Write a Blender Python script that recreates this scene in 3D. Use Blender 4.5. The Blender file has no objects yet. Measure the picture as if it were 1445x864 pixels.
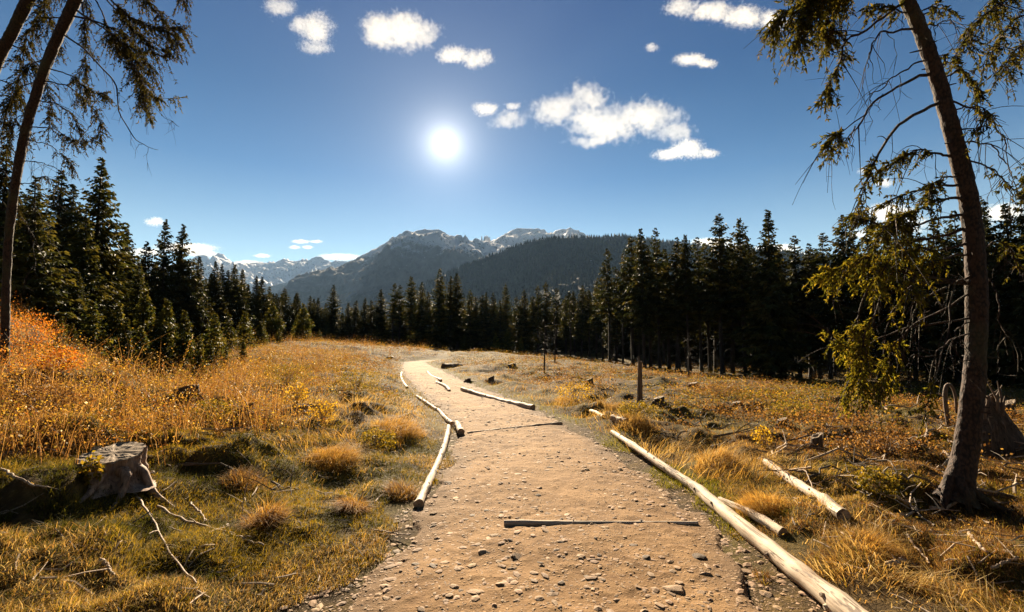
import bpy, bmesh, math, random
import numpy as np
from mathutils import Vector, Matrix

random.seed(11)
rng = np.random.default_rng(11)
scene = bpy.context.scene
COL = scene.collection
R = math.radians

# ------------------------------------------------------------------ camera
F_PX = 682.0                      # focal length in pixels of the 1445 px wide photograph
PITCH = math.atan(52.0 / F_PX)
CAM = np.array([0.0, 0.0, 1.6])
cam_d = bpy.data.cameras.new('camera')
cam_d.sensor_width = 36.0
cam_d.lens = F_PX / 1445.0 * 36.0
cam_d.clip_start = 0.05
cam_d.clip_end = 90000
cam = bpy.data.objects.new('camera', cam_d)
COL.objects.link(cam)
cam.location = CAM
cam.rotation_euler = (math.pi / 2 + PITCH, 0, 0)
scene.camera = cam
FWD = np.array([0, math.cos(PITCH), math.sin(PITCH)])
UPV = np.array([0, -math.sin(PITCH), math.cos(PITCH)])


def ray(px, py):
    d = FWD + (px - 722.5) / F_PX * np.array([1.0, 0, 0]) + (432.0 - py) / F_PX * UPV
    return d


def at(px, py, Y):
    d = ray(px, py)
    return CAM + d * (Y / d[1])


# ------------------------------------------------------------------ sun, sky, exposure
SUN = ray(628, 203)
SUN = SUN / np.linalg.norm(SUN)
ELEV = math.asin(SUN[2])
AZ = math.atan2(SUN[0], SUN[1])          # from +Y towards +X
world = bpy.data.worlds.new('World')
scene.world = world
world.use_nodes = True
nt = world.node_tree
nt.nodes.clear()


class NT:
    """small helper to write node trees"""
    def __init__(s, tree):
        s.t = tree

    def n(s, typ, props=None, **ins):
        nd = s.t.nodes.new(typ)
        for k, v in (props or {}).items():
            setattr(nd, k, v)
        for k, v in ins.items():
            key = k.replace('__', ' ')
            if key.startswith('i') and key[1:].isdigit():
                key = int(key[1:])
            sock = nd.inputs[key]
            if hasattr(v, 'is_linked') or isinstance(v, bpy.types.NodeSocket):
                s.t.links.new(v, sock)
            else:
                sock.default_value = v
        return nd

    def math(s, op, a, b=None, clamp=False):
        kw = {'i0': a}
        if b is not None:
            kw['i1'] = b
        return s.n('ShaderNodeMath', {'operation': op, 'use_clamp': clamp}, **kw).outputs[0]

    def vmath(s, op, a, b=None):
        kw = {'i0': a}
        if b is not None:
            kw['i1'] = b
        nd = s.n('ShaderNodeVectorMath', {'operation': op}, **kw)
        return nd.outputs['Value'] if op in ('DOT_PRODUCT', 'LENGTH', 'DISTANCE') else nd.outputs['Vector']

    def noise(s, vec, scale, detail=4, rough=.55, dist=0.0):
        return s.n('ShaderNodeTexNoise', None, Vector=vec, Scale=scale, Detail=detail, Roughness=rough, Distortion=dist)

    def ramp(s, fac, stops, interp='LINEAR'):
        nd = s.n('ShaderNodeValToRGB', None, Fac=fac)
        cr = nd.color_ramp
        cr.interpolation = interp
        while len(cr.elements) < len(stops):
            cr.elements.new(0.5)
        for e, (p, c) in zip(cr.elements, stops):
            e.position = p
            e.color = (*c, 1) if len(c) == 3 else c
        return nd.outputs[0]

    def mix(s, fac, a, b, blend='MIX'):
        nd = s.n('ShaderNodeMix', {'data_type': 'RGBA', 'blend_type': blend})
        for sock, v in ((nd.inputs['Factor'], fac), (nd.inputs[6], a), (nd.inputs[7], b)):
            if isinstance(v, bpy.types.NodeSocket):
                s.t.links.new(v, sock)
            else:
                sock.default_value = v if not isinstance(v, tuple) or len(v) == 4 else (*v, 1)
        return nd.outputs[2]

    def maprange(s, v, a, b, c=0.0, d=1.0, kind='LINEAR'):
        return s.n('ShaderNodeMapRange', {'interpolation_type': kind, 'clamp': True}, i0=v, i1=a, i2=b, i3=c, i4=d).outputs[0]

    def link(s, a, b):
        s.t.links.new(a, b)


w = NT(nt)
tc = w.n('ShaderNodeTexCoord')
sky = w.n('ShaderNodeTexSky', {'sky_type': 'NISHITA', 'sun_disc': False, 'sun_elevation': ELEV, 'sun_rotation': AZ,
                               'altitude': 1000.0, 'air_density': 0.8, 'dust_density': 0.0, 'ozone_density': 2.5})
dirv = w.vmath('NORMALIZE', tc.outputs['Generated'])
elev = w.n('ShaderNodeSeparateXYZ', None, Vector=dirv).outputs[2]
# a clear mountain sky: deep blue overhead, pale at the horizon
grade = w.ramp(elev, [(0.0, (1.05, .86, .60)), (0.18, (.66, .64, .50)), (0.32, (.20, .36, .41)), (.45, (.065, .235, .335)), (.60, (.04, .18, .32)), (1.0, (.04, .15, .27))])
skyc = w.mix(1.0, sky.outputs[0], grade, 'MULTIPLY')
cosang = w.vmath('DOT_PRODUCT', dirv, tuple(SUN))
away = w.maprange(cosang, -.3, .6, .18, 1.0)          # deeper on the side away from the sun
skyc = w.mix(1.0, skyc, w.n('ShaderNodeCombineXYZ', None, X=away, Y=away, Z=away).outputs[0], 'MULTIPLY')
ang = w.math('MULTIPLY', w.math('ARCCOSINE', w.math('MINIMUM', cosang, 0.999999)), 180 / math.pi)
SKY_STRENGTH = 0.05
# the sun itself and the bright aureole of the air around it (a function of the direction in the sky only)
disc = w.maprange(ang, .55, 1.0, 16.0, 0.0, 'SMOOTHSTEP')
halo = w.math('MULTIPLY', w.math('EXPONENT', w.math('DIVIDE', ang, -1.4)), .45)
glow2 = w.math('MULTIPLY', w.math('EXPONENT', w.math('DIVIDE', ang, -8.0)), 0.085)
tot = w.math('ADD', w.math('ADD', disc, halo), glow2)
glowc = w.mix(1.0, (1.0, .96, .88, 1), tot, 'MULTIPLY')
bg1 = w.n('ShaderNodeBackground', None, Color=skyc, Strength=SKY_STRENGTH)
bg2 = w.n('ShaderNodeBackground', None, Color=glowc, Strength=1.0)
addw = w.n('ShaderNodeAddShader')
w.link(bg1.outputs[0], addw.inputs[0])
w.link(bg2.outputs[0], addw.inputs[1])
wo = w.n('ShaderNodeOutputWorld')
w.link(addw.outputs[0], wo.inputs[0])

sun_d = bpy.data.lights.new('sun', 'SUN')
sun_d.energy = 5.0
sun_d.angle = R(0.53)
sun_d.color = (1.0, .81, .57)
sun_o = bpy.data.objects.new('sun', sun_d)
COL.objects.link(sun_o)
sun_o.rotation_euler = Vector(tuple(SUN)).to_track_quat('Z', 'Y').to_euler()
sun_o.location = tuple(CAM + SUN * 30)

scene.view_settings.view_transform = 'Standard'
scene.view_settings.look = 'None'
scene.view_settings.gamma = 1.0
scene.view_settings.exposure = 2.1
scene.view_settings.use_curve_mapping = False
scene.render.engine = 'CYCLES'
cy = scene.cycles
cy.max_bounces = 12
cy.diffuse_bounces = 2
cy.glossy_bounces = 2
cy.transmission_bounces = 4
cy.transparent_max_bounces = 8
cy.volume_bounces = 10
cy.use_denoising = True
cy.denoiser = 'OPENIMAGEDENOISE'
cy.sample_clamp_indirect = 6.0
cy.caustics_reflective = False
cy.caustics_refractive = False

# ------------------------------------------------------------------ noise in numpy


def _hash(ix, iy, seed):
    h = (ix.astype(np.int64) * 374761393 + iy.astype(np.int64) * 668265263 + seed * 974634233) & 0xffffffff
    h = ((h ^ (h >> 13)) * 1274126177) & 0xffffffff
    h = ((h ^ (h >> 16)) * 2246822519) & 0xffffffff
    return ((h ^ (h >> 15)) & 0xffffff) / float(0xffffff)


def vnoise(x, y, seed=0):
    x = np.asarray(x, float)
    y = np.asarray(y, float)
    ix, iy = np.floor(x), np.floor(y)
    fx, fy = x - ix, y - iy
    ux, uy = fx * fx * fx * (fx * (fx * 6 - 15) + 10), fy * fy * fy * (fy * (fy * 6 - 15) + 10)
    a, b = _hash(ix, iy, seed), _hash(ix + 1, iy, seed)
    c, d = _hash(ix, iy + 1, seed), _hash(ix + 1, iy + 1, seed)
    return (a + (b - a) * ux) * (1 - uy) + (c + (d - c) * ux) * uy


def fbm(x, y, seed=0, oct=4, gain=.5):
    s, a, t = 0, 1.0, 0
    for i in range(oct):
        c, sn = math.cos(.6 * i + .3), math.sin(.6 * i + .3)
        s = s + a * (vnoise((x * c - y * sn) * 2 ** i, (x * sn + y * c) * 2 ** i, seed + i * 7) - .5)
        t += a
        a *= gain
    return s / t * 2          # about -1..1


def ridged(x, y, seed=0, oct=5):
    s, a, t = 0, 1.0, 0
    for i in range(oct):
        c, sn = math.cos(.7 * i), math.sin(.7 * i)
        v = 1 - np.abs(vnoise((x * c - y * sn) * 2.1 ** i, (x * sn + y * c) * 2.1 ** i, seed + i * 5) * 2 - 1)
        s = s + a * v * v
        t += a
        a *= .5
    return s / t


def sstep(a, b, v):
    t = np.clip((np.asarray(v, float) - a) / (b - a), 0, 1)
    return t * t * (3 - 2 * t)


# ------------------------------------------------------------------ mesh helpers
def tag(o, label=None, cat=None, group=None, kind=None):
    if label:
        o['label'] = label
    if cat:
        o['category'] = cat
    if group:
        o['group'] = group
    if kind:
        o['kind'] = kind
    return o


def empty(name, loc, rz=0.0):
    o = bpy.data.objects.new(name, None)
    COL.objects.link(o)
    o.location = tuple(loc)
    o.rotation_euler = (0, 0, rz)
    o.empty_display_size = .3
    return o


class MB:
    """collects vertices, triangles and quads (numpy) and links them as one mesh object"""
    def __init__(s):
        s.v, s.c, s.t, s.q, s.tm, s.qm = [], [], [], [], [], []
        s.n = 0

    def add(s, v, tris=None, quads=None, col=None, mat=0):
        v = np.asarray(v, float).reshape(-1, 3)
        if tris is not None and len(tris):
            tris = np.asarray(tris, np.int64).reshape(-1, 3) + s.n
            s.t.append(tris)
            s.tm.append(np.full(len(tris), mat))
        if quads is not None and len(quads):
            quads = np.asarray(quads, np.int64).reshape(-1, 4) + s.n
            s.q.append(quads)
            s.qm.append(np.full(len(quads), mat))
        if col is None:
            col = np.ones((len(v), 3))
        col = np.asarray(col, float)
        if col.ndim == 1:
            col = np.tile(col, (len(v), 1))
        s.v.append(v)
        s.c.append(col)
        s.n += len(v)

    def build(s, name, mats, parent=None, smooth=False, origin=None, link=True):
        V = np.concatenate(s.v) if s.v else np.zeros((0, 3))
        if origin is not None:
            V = V - np.asarray(origin)
        C = np.concatenate(s.c)
        T = np.concatenate(s.t) if s.t else np.zeros((0, 3), np.int64)
        Q = np.concatenate(s.q) if s.q else np.zeros((0, 4), np.int64)
        M = np.concatenate((s.tm or [np.zeros(0)]) + (s.qm or [np.zeros(0)])).astype(np.int32)
        me = bpy.data.meshes.new(name)
        me.vertices.add(len(V))
        me.vertices.foreach_set('co', V.astype(np.float32).ravel())
        loops = np.concatenate([T.ravel(), Q.ravel()]).astype(np.int32)
        me.loops.add(len(loops))
        me.loops.foreach_set('vertex_index', loops)
        nt_, nq = len(T), len(Q)
        me.polygons.add(nt_ + nq)
        st = np.concatenate([np.arange(nt_) * 3, nt_ * 3 + np.arange(nq) * 4]).astype(np.int32)
        me.polygons.foreach_set('loop_start', st)
        me.polygons.foreach_set('material_index', M)
        me.polygons.foreach_set('use_smooth', np.full(nt_ + nq, bool(smooth)))
        at_ = me.attributes.new('col', 'FLOAT_COLOR', 'POINT')
        at_.data.foreach_set('color', np.concatenate([C, np.ones((len(C), 1))], 1).astype(np.float32).ravel())
        me.update(calc_edges=True)
        me.validate()
        for m in (mats if isinstance(mats, (list, tuple)) else [mats]):
            me.materials.append(m)
        o = bpy.data.objects.new(name, me)
        if link:
            COL.objects.link(o)
        if parent is not None:
            o.parent = parent
        if origin is not None:
            o.location = tuple(origin)
        return o


def grid_faces(nr, nc, closed=False):
    r, c = np.meshgrid(np.arange(nr - 1), np.arange(nc if closed else nc - 1), indexing='ij')
    c2 = (c + 1) % nc
    return np.stack([r * nc + c, r * nc + c2, (r + 1) * nc + c2, (r + 1) * nc + c], -1).reshape(-1, 4)


def smooth_path(pts, n):
    """Catmull-Rom through the points, n samples"""
    P = np.asarray(pts, float)
    if len(P) == 2:
        t = np.linspace(0, 1, n)[:, None]
        return P[0] * (1 - t) + P[1] * t
    P = np.vstack([2 * P[0] - P[1], P, 2 * P[-1] - P[-2]])
    m = len(P) - 3
    out = []
    for u in np.linspace(0, m - 1e-6, n):
        i = int(u)
        t = u - i
        p0, p1, p2, p3 = P[i:i + 4]
        out.append(.5 * ((2 * p1) + (-p0 + p2) * t + (2 * p0 - 5 * p1 + 4 * p2 - p3) * t * t + (-p0 + 3 * p1 - 3 * p2 + p3) * t ** 3))
    return np.array(out)


def tube(mb, pts, rad, k=6, col=None, mat=0, rough=0.0, seed=0, cap=True, capmat=None, flat=1.0, relief=None):
    P = np.asarray(pts, float)
    n = len(P)
    rad = np.broadcast_to(np.asarray(rad, float), (n,))
    T = np.gradient(P, axis=0)
    T /= np.linalg.norm(T, axis=1)[:, None] + 1e-12
    ref = np.array([0, 0, 1.0]) if abs(T[0][2]) < .9 else np.array([1.0, 0, 0])
    A = np.cross(T, ref)
    A /= np.linalg.norm(A, axis=1)[:, None] + 1e-9
    B = np.cross(T, A)
    th = np.linspace(0, 2 * np.pi, k, endpoint=False)
    rr = rad[:, None] * np.ones(k)[None]
    if rough:
        i, j = np.meshgrid(np.arange(n), np.arange(k), indexing='ij')
        rr = rr * (1 + rough * (fbm(i * .45 + seed * 13.1, np.cos(th)[j] * 1.5 + np.sin(th)[j] * 2.3, seed, 3)))
    if relief is not None:
        rr = rr + relief
    V = P[:, None] + rr[..., None] * (np.cos(th)[None, :, None] * A[:, None] + flat * np.sin(th)[None, :, None] * B[:, None])
    mb.add(V.reshape(-1, 3), quads=grid_faces(n, k, True), col=col, mat=mat)
    if cap:
        for e in (0, n - 1):
            ring = V[e]
            c = ring.mean(0)
            fs = [(i, (i + 1) % k, k) for i in range(k)]
            mb.add(np.vstack([ring, c]), tris=fs, col=(col if col is None or np.ndim(col) == 1 else None), mat=mat if capmat is None else capmat)


def rand_unit(n, rg=rng):
    v = rg.normal(size=(n, 3))
    return v / np.linalg.norm(v, axis=1)[:, None]

# ------------------------------------------------------------------ materials
def new_mat(name):
    m = bpy.data.materials.new(name)
    m.use_nodes = True
    m.node_tree.nodes.clear()
    t = NT(m.node_tree)
    out = t.n('ShaderNodeOutputMaterial')
    return m, t, out


def principled(t, **kw):
    return t.n('ShaderNodeBsdfPrincipled', None, **kw)


def leaf_material(name, trans=.45, gain=1.0, rand=.35, tint=(1, 1, 1), rough=.6):
    m, t, out = new_mat(name)
    c = t.n('ShaderNodeAttribute', {'attribute_name': 'col'}).outputs['Color']
    oi = t.n('ShaderNodeObjectInfo').outputs['Random']
    v = t.maprange(oi, 0, 1, gain * (1 - rand), gain * (1 + rand))
    c = t.mix(1.0, c, t.n('ShaderNodeCombineXYZ', None, X=v, Y=v, Z=v).outputs[0], 'MULTIPLY')
    c = t.mix(1.0, c, (*tint, 1), 'MULTIPLY')
    p = principled(t, Base__Color=c, Roughness=rough)
    p.inputs['Specular IOR Level'].default_value = .06
    tr = t.n('ShaderNodeBsdfTranslucent', None, Color=t.mix(1.0, c, (1.25, 1.1, .7, 1), 'MULTIPLY'))
    mx = t.n('ShaderNodeMixShader', None, i0=trans)
    t.link(p.outputs[0], mx.inputs[1])
    t.link(tr.outputs[0], mx.inputs[2])
    t.link(mx.outputs[0], out.inputs[0])
    return m


M = {}
M['needles'] = leaf_material('spruce_needles', .32, 1.0, .30)
M['near_needles'] = leaf_material('near_needles', .52, 1.0, .1)
M['grass'] = leaf_material('dry_grass', .45, 1.0, .05)
M['moss'] = leaf_material('mossy_grass', .48, 1.0, .05)
M['leaf'] = leaf_material('autumn_leaves', .45, 1.0, .05)


def bark_material(name, dark, light, scale=14.0, bump=.6):
    m, t, out = new_mat(name)
    co = t.n('ShaderNodeTexCoord').outputs['Object']
    st = t.vmath('MULTIPLY', co, (1, 1, .35))
    vo = t.n('ShaderNodeTexVoronoi', {'feature': 'F1'}, Vector=t.vmath('ADD', t.vmath('MULTIPLY', co, (1, 1, .6)), t.vmath('MULTIPLY', t.noise(st, scale * 1.5, 4).outputs['Color'], (.05, .05, .05))), Scale=scale * 3.2)
    n1 = t.noise(st, scale * 1.6, 8, .72).outputs[0]
    n2 = t.noise(co, 1.7, 3).outputs[0]
    h = t.math('ADD', t.math('MULTIPLY', t.maprange(vo.outputs[0], .15, .75, 1, 0), .35), t.math('MULTIPLY', n1, .75))
    c = t.ramp(h, [(.35, dark), (.55, tuple((a + b) / 2 for a, b in zip(dark, light))), (.9, light)])
    c = t.mix(t.maprange(n2, .5, .75, 0, .6), c, (.07, .075, .03, 1))
    b = t.n('ShaderNodeBump', None, Strength=bump, Distance=.02, Height=h)
    p = principled(t, Base__Color=c, Roughness=.9, Normal=b.outputs[0])
    t.link(p.outputs[0], out.inputs[0])
    return m


M['bark'] = bark_material('spruce_bark', (.010, .0055, .0035), (.075, .037, .020))
M['far_bark'] = bark_material('forest_bark', (.012, .009, .007), (.045, .032, .022), 6, .2)


def wood_material(name, base, dark, light, along='X', rough=.75, grain=1.0):
    m, t, out = new_mat(name)
    co = t.n('ShaderNodeTexCoord').outputs['Object']
    sc = {'X': (1.2, 16, 16), 'Z': (16, 16, 1.6)}[along]
    st = t.vmath('MULTIPLY', co, sc)
    g = t.noise(st, 1.6 * grain, 6, .7, .4).outputs[0]
    cr = t.noise(t.vmath('MULTIPLY', co, tuple(a * (2.2 if a > 2 else .8) for a in sc)), 1.3, 2, .5, .2).outputs[0]
    blot = t.noise(co, 3.1, 5, .65).outputs[0]
    c = t.ramp(g, [(.25, dark), (.5, base), (.75, light)])
    c = t.mix(t.maprange(blot, .52, .72, 0, .55), c, (dark[0] * 1.3, dark[1] * 1.2, dark[2] * 1.1, 1))
    if along == 'X' and 'log' in name:
        # strips of bark left on, and soil stains
        bk = t.noise(t.vmath('MULTIPLY', co, (1.0, 5, 5)), 1.6, 5, .7, .5).outputs[0]
        c = t.mix(t.maprange(bk, .585, .63, 0, .9), c, (.085, .055, .034, 1))
    crack = t.maprange(cr, .32, .38, 1, 0)
    c = t.mix(t.math('MULTIPLY', crack, .75), c, (dark[0] * .35, dark[1] * .35, dark[2] * .35, 1))
    h = t.math('SUBTRACT', t.math('MULTIPLY', g, .5), crack)
    b = t.n('ShaderNodeBump', None, Strength=.55, Distance=.012, Height=h)
    p = principled(t, Base__Color=c, Roughness=rough, Normal=b.outputs[0])
    p.inputs['Specular IOR Level'].default_value = .3
    t.link(p.outputs[0], out.inputs[0])
    return m


M['log'] = wood_material('debarked_log', (.46, .37, .265), (.17, .11, .062), (.62, .52, .40))
M['log_end'] = wood_material('sawn_log_end', (.30, .21, .13), (.13, .085, .05), (.42, .30, .19))
M['plank'] = wood_material('path_timber', (.36, .25, .15), (.16, .10, .06), (.50, .36, .22))
M['stump'] = wood_material('weathered_stump', (.25, .155, .10), (.06, .036, .024), (.46, .32, .22), 'Z')
M['stump_top'] = wood_material('weathered_cut', (.24, .18, .12), (.08, .055, .035), (.38, .29, .20), 'X', .85)
M['dark_stump'] = wood_material('rotten_stump', (.07, .05, .035), (.02, .014, .01), (.15, .10, .07), 'Z', .9)
M['stick'] = wood_material('dead_twig', (.34, .25, .17), (.14, .09, .06), (.55, .43, .32), 'X')
M['post'] = wood_material('snag_wood', (.13, .085, .055), (.05, .033, .022), (.24, .16, .10), 'Z')

m, t, out = new_mat('loose_twigs')
co = t.n('ShaderNodeNewGeometry').outputs['Position']
ac = t.n('ShaderNodeAttribute', {'attribute_name': 'col'}).outputs['Color']
c = t.mix(1.0, t.ramp(t.noise(co, 40, 4, .7).outputs[0], [(.3, (.22, .15, .09)), (.7, (.48, .37, .26))]), ac, 'MULTIPLY')
p = principled(t, Base__Color=c, Roughness=.85)
t.link(p.outputs[0], out.inputs[0])
M['twig'] = m

# stones
m, t, out = new_mat('stone')
co = t.n('ShaderNodeTexCoord').outputs['Object']
oi = t.n('ShaderNodeObjectInfo').outputs['Random']
ac = t.n('ShaderNodeAttribute', {'attribute_name': 'col'}).outputs['Color']
n1 = t.noise(co, 14, 6, .65).outputs[0]
c = t.ramp(n1, [(.3, (.15, .088, .042)), (.55, (.27, .170, .088)), (.8, (.42, .30, .19))])
c = t.mix(1.0, c, ac, 'MULTIPLY')
b = t.n('ShaderNodeBump', None, Strength=.5, Distance=.01, Height=n1)
p = principled(t, Base__Color=c, Roughness=.85, Normal=b.outputs[0])
t.link(p.outputs[0], out.inputs[0])
M['stone'] = m

# path: trodden tan dirt, coarser and greyer along its edges
m, t, out = new_mat('path_dirt')
co = t.n('ShaderNodeNewGeometry').outputs['Position']
ac = t.n('ShaderNodeAttribute', {'attribute_name': 'col'}).outputs['Color']
edge = t.n('ShaderNodeSeparateColor', None, Color=ac).outputs[0]      # 1 on the trodden middle, 0 at the edge
n1 = t.noise(co, 1.1, 5, .6, .3).outputs[0]
n2 = t.noise(co, 9.0, 6, .7).outputs[0]
n3 = t.noise(co, 55.0, 4, .7).outputs[0]
vo = t.n('ShaderNodeTexVoronoi', None, Vector=t.vmath('ADD', co, t.vmath('MULTIPLY', t.noise(co, 20, 2).outputs['Color'], (.05, .05, .05))), Scale=32.0)
peb = t.maprange(vo.outputs['Distance'], .18, .42, 1, 0)
pick = t.maprange(t.n('ShaderNodeSeparateColor', None, Color=vo.outputs['Color']).outputs[0], .62, .8)
peb = t.math('MULTIPLY', peb, pick)
c = t.ramp(n2, [(.25, (.10, .050, .017)), (.5, (.195, .110, .044)), (.75, (.28, .17, .075))])
c = t.mix(t.maprange(n1, .45, .62), c, (.27, .16, .070, 1))
c = t.mix(t.math('MULTIPLY', t.maprange(edge, .0, .55, 1, 0), .8), c, (.11, .068, .036, 1))
c = t.mix(t.maprange(n3, .55, .75, 0, .45), c, (.13, .072, .034, 1))
pc = t.mix(t.n('ShaderNodeSeparateColor', None, Color=vo.outputs['Color']).outputs[1], (.16, .10, .055, 1), (.42, .31, .20, 1))
c = t.mix(t.math('MULTIPLY', peb, .8), c, pc)
h = t.math('ADD', t.math('ADD', t.math('MULTIPLY', n2, .7), t.math('MULTIPLY', n3, .35)), t.math('MULTIPLY', peb, .8))
b = t.n('ShaderNodeBump', None, Strength=.8, Distance=.022, Height=h)
p = principled(t, Base__Color=c, Roughness=.92, Normal=b.outputs[0])
p.inputs['Specular IOR Level'].default_value = .15
t.link(p.outputs[0], out.inputs[0])
M['path'] = m

# ground under the plants: soil, needle litter, moss
m, t, out = new_mat('ground_soil')
co = t.n('ShaderNodeNewGeometry').outputs['Position']
n1 = t.noise(co, .55, 5, .6, .4).outputs[0]
n2 = t.noise(co, 4.0, 6, .7).outputs[0]
n3 = t.noise(co, 38.0, 5, .7).outputs[0]
c = t.ramp(n2, [(.25, (.018, .012, .005)), (.5, (.06, .038, .014)), (.78, (.20, .13, .045))])
c = t.mix(t.maprange(n1, .46, .6, 0, .8), c, t.ramp(n3, [(.3, (.05, .042, .008)), (.7, (.15, .12, .02))]))
c = t.mix(t.maprange(n3, .58, .8, 0, .6), c, (.36, .25, .12, 1))
h = t.math('ADD', t.math('MULTIPLY', n2, .6), t.math('MULTIPLY', n3, .4))
b = t.n('ShaderNodeBump', None, Strength=1.0, Distance=.05, Height=h)
p = principled(t, Base__Color=c, Roughness=.95, Normal=b.outputs[0])
p.inputs['Specular IOR Level'].default_value = .1
t.link(p.outputs[0], out.inputs[0])
M['ground'] = m


# mountains: the red channel of "col" is the snow cover, green the forest cover
def mountain_material(name, rock_d, rock_l, wood):
    m, t, out = new_mat(name)
    co = t.n('ShaderNodeNewGeometry').outputs['Position']
    ac = t.n('ShaderNodeAttribute', {'attribute_name': 'col'}).outputs['Color']
    se = t.n('ShaderNodeSeparateColor', None, Color=ac)
    n1 = t.noise(co, .011, 8, .72).outputs[0]
    n2 = t.noise(co, .045, 6, .75).outputs[0]
    c = t.ramp(n1, [(.3, rock_d), (.7, rock_l)])
    fw = t.mix(t.maprange(n2, .35, .65), (wood[0] * .55, wood[1] * .55, wood[2] * .55, 1), (*wood, 1))
    c = t.mix(t.maprange(t.math('ADD', se.outputs[1], t.math('MULTIPLY', t.math('SUBTRACT', n2, .5), .7)), .42, .58), c, fw)
    s = t.math('ADD', se.outputs[0], t.math('MULTIPLY', t.math('SUBTRACT', t.math('ADD', t.math('MULTIPLY', n1, .5), t.math('MULTIPLY', n2, .5)), .5), 3.6))
    c = t.mix(t.maprange(s, .46, .54, 0, .97), c, (.92, .92, .94, 1))
    b = t.n('ShaderNodeBump', None, Strength=.8, Distance=60.0, Height=t.math('ADD', n1, t.math('MULTIPLY', n2, .4)))
    p = principled(t, Base__Color=c, Roughness=.9, Normal=b.outputs[0])
    p.inputs['Specular IOR Level'].default_value = .1
    t.link(p.outputs[0], out.inputs[0])
    return m


M['mount'] = mountain_material('mountain_rock', (.07, .065, .065), (.17, .15, .14), (.06, .055, .03))
M['hillground'] = mountain_material('hill_ground', (.10, .075, .04), (.20, .15, .08), (.035, .035, .016))

# ------------------------------------------------------------------ terrain
EDGES = [  # photo row, left edge, right edge of the trodden path
    (864, 455, 1120), (800, 527, 1060), (750, 578, 1018), (700, 606, 962), (660, 622, 905), (630, 634, 858), (610, 643, 822),
    (590, 634, 782), (575, 617, 750), (560, 600, 715), (550, 588, 685), (540, 578, 663), (530, 570, 640), (522, 566, 622), (515, 568, 606), (511, 571, 600)]
_ey, _el, _er = [], [], []
for (py, l, r_) in EDGES:
    d = ray(l, py)
    tt = -1.6 / d[2]
    _ey.append(d[1] * tt)
    _el.append(d[0] * tt)
    d = ray(r_, py)
    _er.append(d[0] * tt)
# a straight run behind the camera, and a bend away to the right at the far end
_ey = [-40, -5] + _ey + [45, 47, 60]
_el = [-1.0 - .4, _el[0] - .15] + _el + [-7.9, -6.9, -6.9]
_er = [1.9, _er[0] + .1] + _er + [-6.2, -6.9, -6.9]
_ey, _el, _er = map(np.array, (_ey, _el, _er))


def XL(Y):
    return np.interp(Y, _ey, _el)


def XR(Y):
    return np.interp(Y, _ey, _er)


def base_h(x, y):
    x = np.asarray(x, float)
    y = np.asarray(y, float)
    dl = XL(y) - x
    dr = x - XR(y)
    near = 1 - sstep(55, 110, y)
    l = np.maximum(dl, 0)
    hl = .07 * sstep(0, .5, dl) + 4.6 * (1 - np.exp(-.115 * np.maximum(l - .3, 0) / 4.6 * 1.15)) * (.35 + .65 * near)
    hr = .05 * sstep(0, .7, dr) - 1.7 * sstep(5, 30, dr) * near - .25 * sstep(55, 70, y)
    far = -14 * sstep(110, 900, y)
    mound = 1.0 * np.exp(-((x + 16.0) / 2.0) ** 2 - ((y - 14.5) / 3.2) ** 2)
    crest = .5 * sstep(42, 50, y) * (1 - sstep(54, 80, y)) * np.exp(-((x + 7) / 7.0) ** 2)
    sl = x / np.maximum(y, 1.0)
    dip = -1.55 * np.exp(-((sl + .76) / .17) ** 2) * sstep(8.5, 16, y) * (1 - sstep(42, 62, y))
    return hl + hr + far + mound + crest + dip


def H(x, y):
    x = np.asarray(x, float)
    y = np.asarray(y, float)
    dl = XL(y) - x
    dr = x - XR(y)
    d = np.maximum(dl, dr)
    nf = sstep(.0, 1.0, d) * (1 - .7 * sstep(60, 120, y))
    n = .24 * fbm(x / 2.7, y / 2.7, 3, 3) + .15 * fbm(x / .9, y / .9, 9, 3) + .16 * sstep(8, 25, y) * fbm(x / 4.5, y / 4.5, 5, 2)
    n = n + .24 * np.maximum(fbm(x / .5, y / .5, 21, 3) + .05, 0) * sstep(.25, .9, d) * (1 - .6 * sstep(9, 16, y))
    sunk = -.05 * (1 - sstep(-.35, .12, d))
    return base_h(x, y) + n * nf + sunk


def path_z(x, y):
    """surface of the trodden path"""
    x = np.asarray(x, float)
    y = np.asarray(y, float)
    dl = x - XL(y)
    dr = XR(y) - x
    d = np.minimum(dl, dr)
    z = .03 * sstep(0, .5, d) + .022 * fbm(x / .8, y / .8, 31, 3) + .010 * fbm(x / .16, y / .16, 33, 3) + .012 * np.maximum(fbm(x / .09, y / .05, 35, 2), .15)
    z = z - .15 * sstep(.04, -.20, d + .24 * fbm(x / .45, y / .6, 37, 3) - .03)
    return z


def ground_at(px, py, lift=0.0):
    """the point of the ground seen at a photo pixel"""
    d = ray(px, py)
    Y = np.exp(np.linspace(math.log(1.2), math.log(130), 2600))
    P = CAM + d[None] * (Y / d[1])[:, None]
    hz = H(P[:, 0], P[:, 1])
    hz = np.where((P[:, 0] > XL(P[:, 1])) & (P[:, 0] < XR(P[:, 1])), np.maximum(hz, 0), hz)
    k = np.argmax(P[:, 2] <= hz)
    if P[k, 2] > hz[k]:
        k = -1
    p = P[k].copy()
    p[2] = hz[k] + lift
    return p


def gpoint(px, Y, lift=0.0):
    """the ground at distance Y under photo column px (the column of the horizon)"""
    x = (px - 722.5) / F_PX * Y * 1.003
    return np.array([x, Y, float(H(x, Y)) + lift])


def px_scale_r(p):
    # the same for the width of round things: off the axis a wide lens stretches them
    q = np.asarray(p, float) - CAM
    return px_scale(p) * math.hypot(q[0], q[1]) / abs(q[1])


def px_scale(p):
    return F_PX / float((np.asarray(p) - CAM) @ FWD)       # photo pixels per metre there


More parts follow.
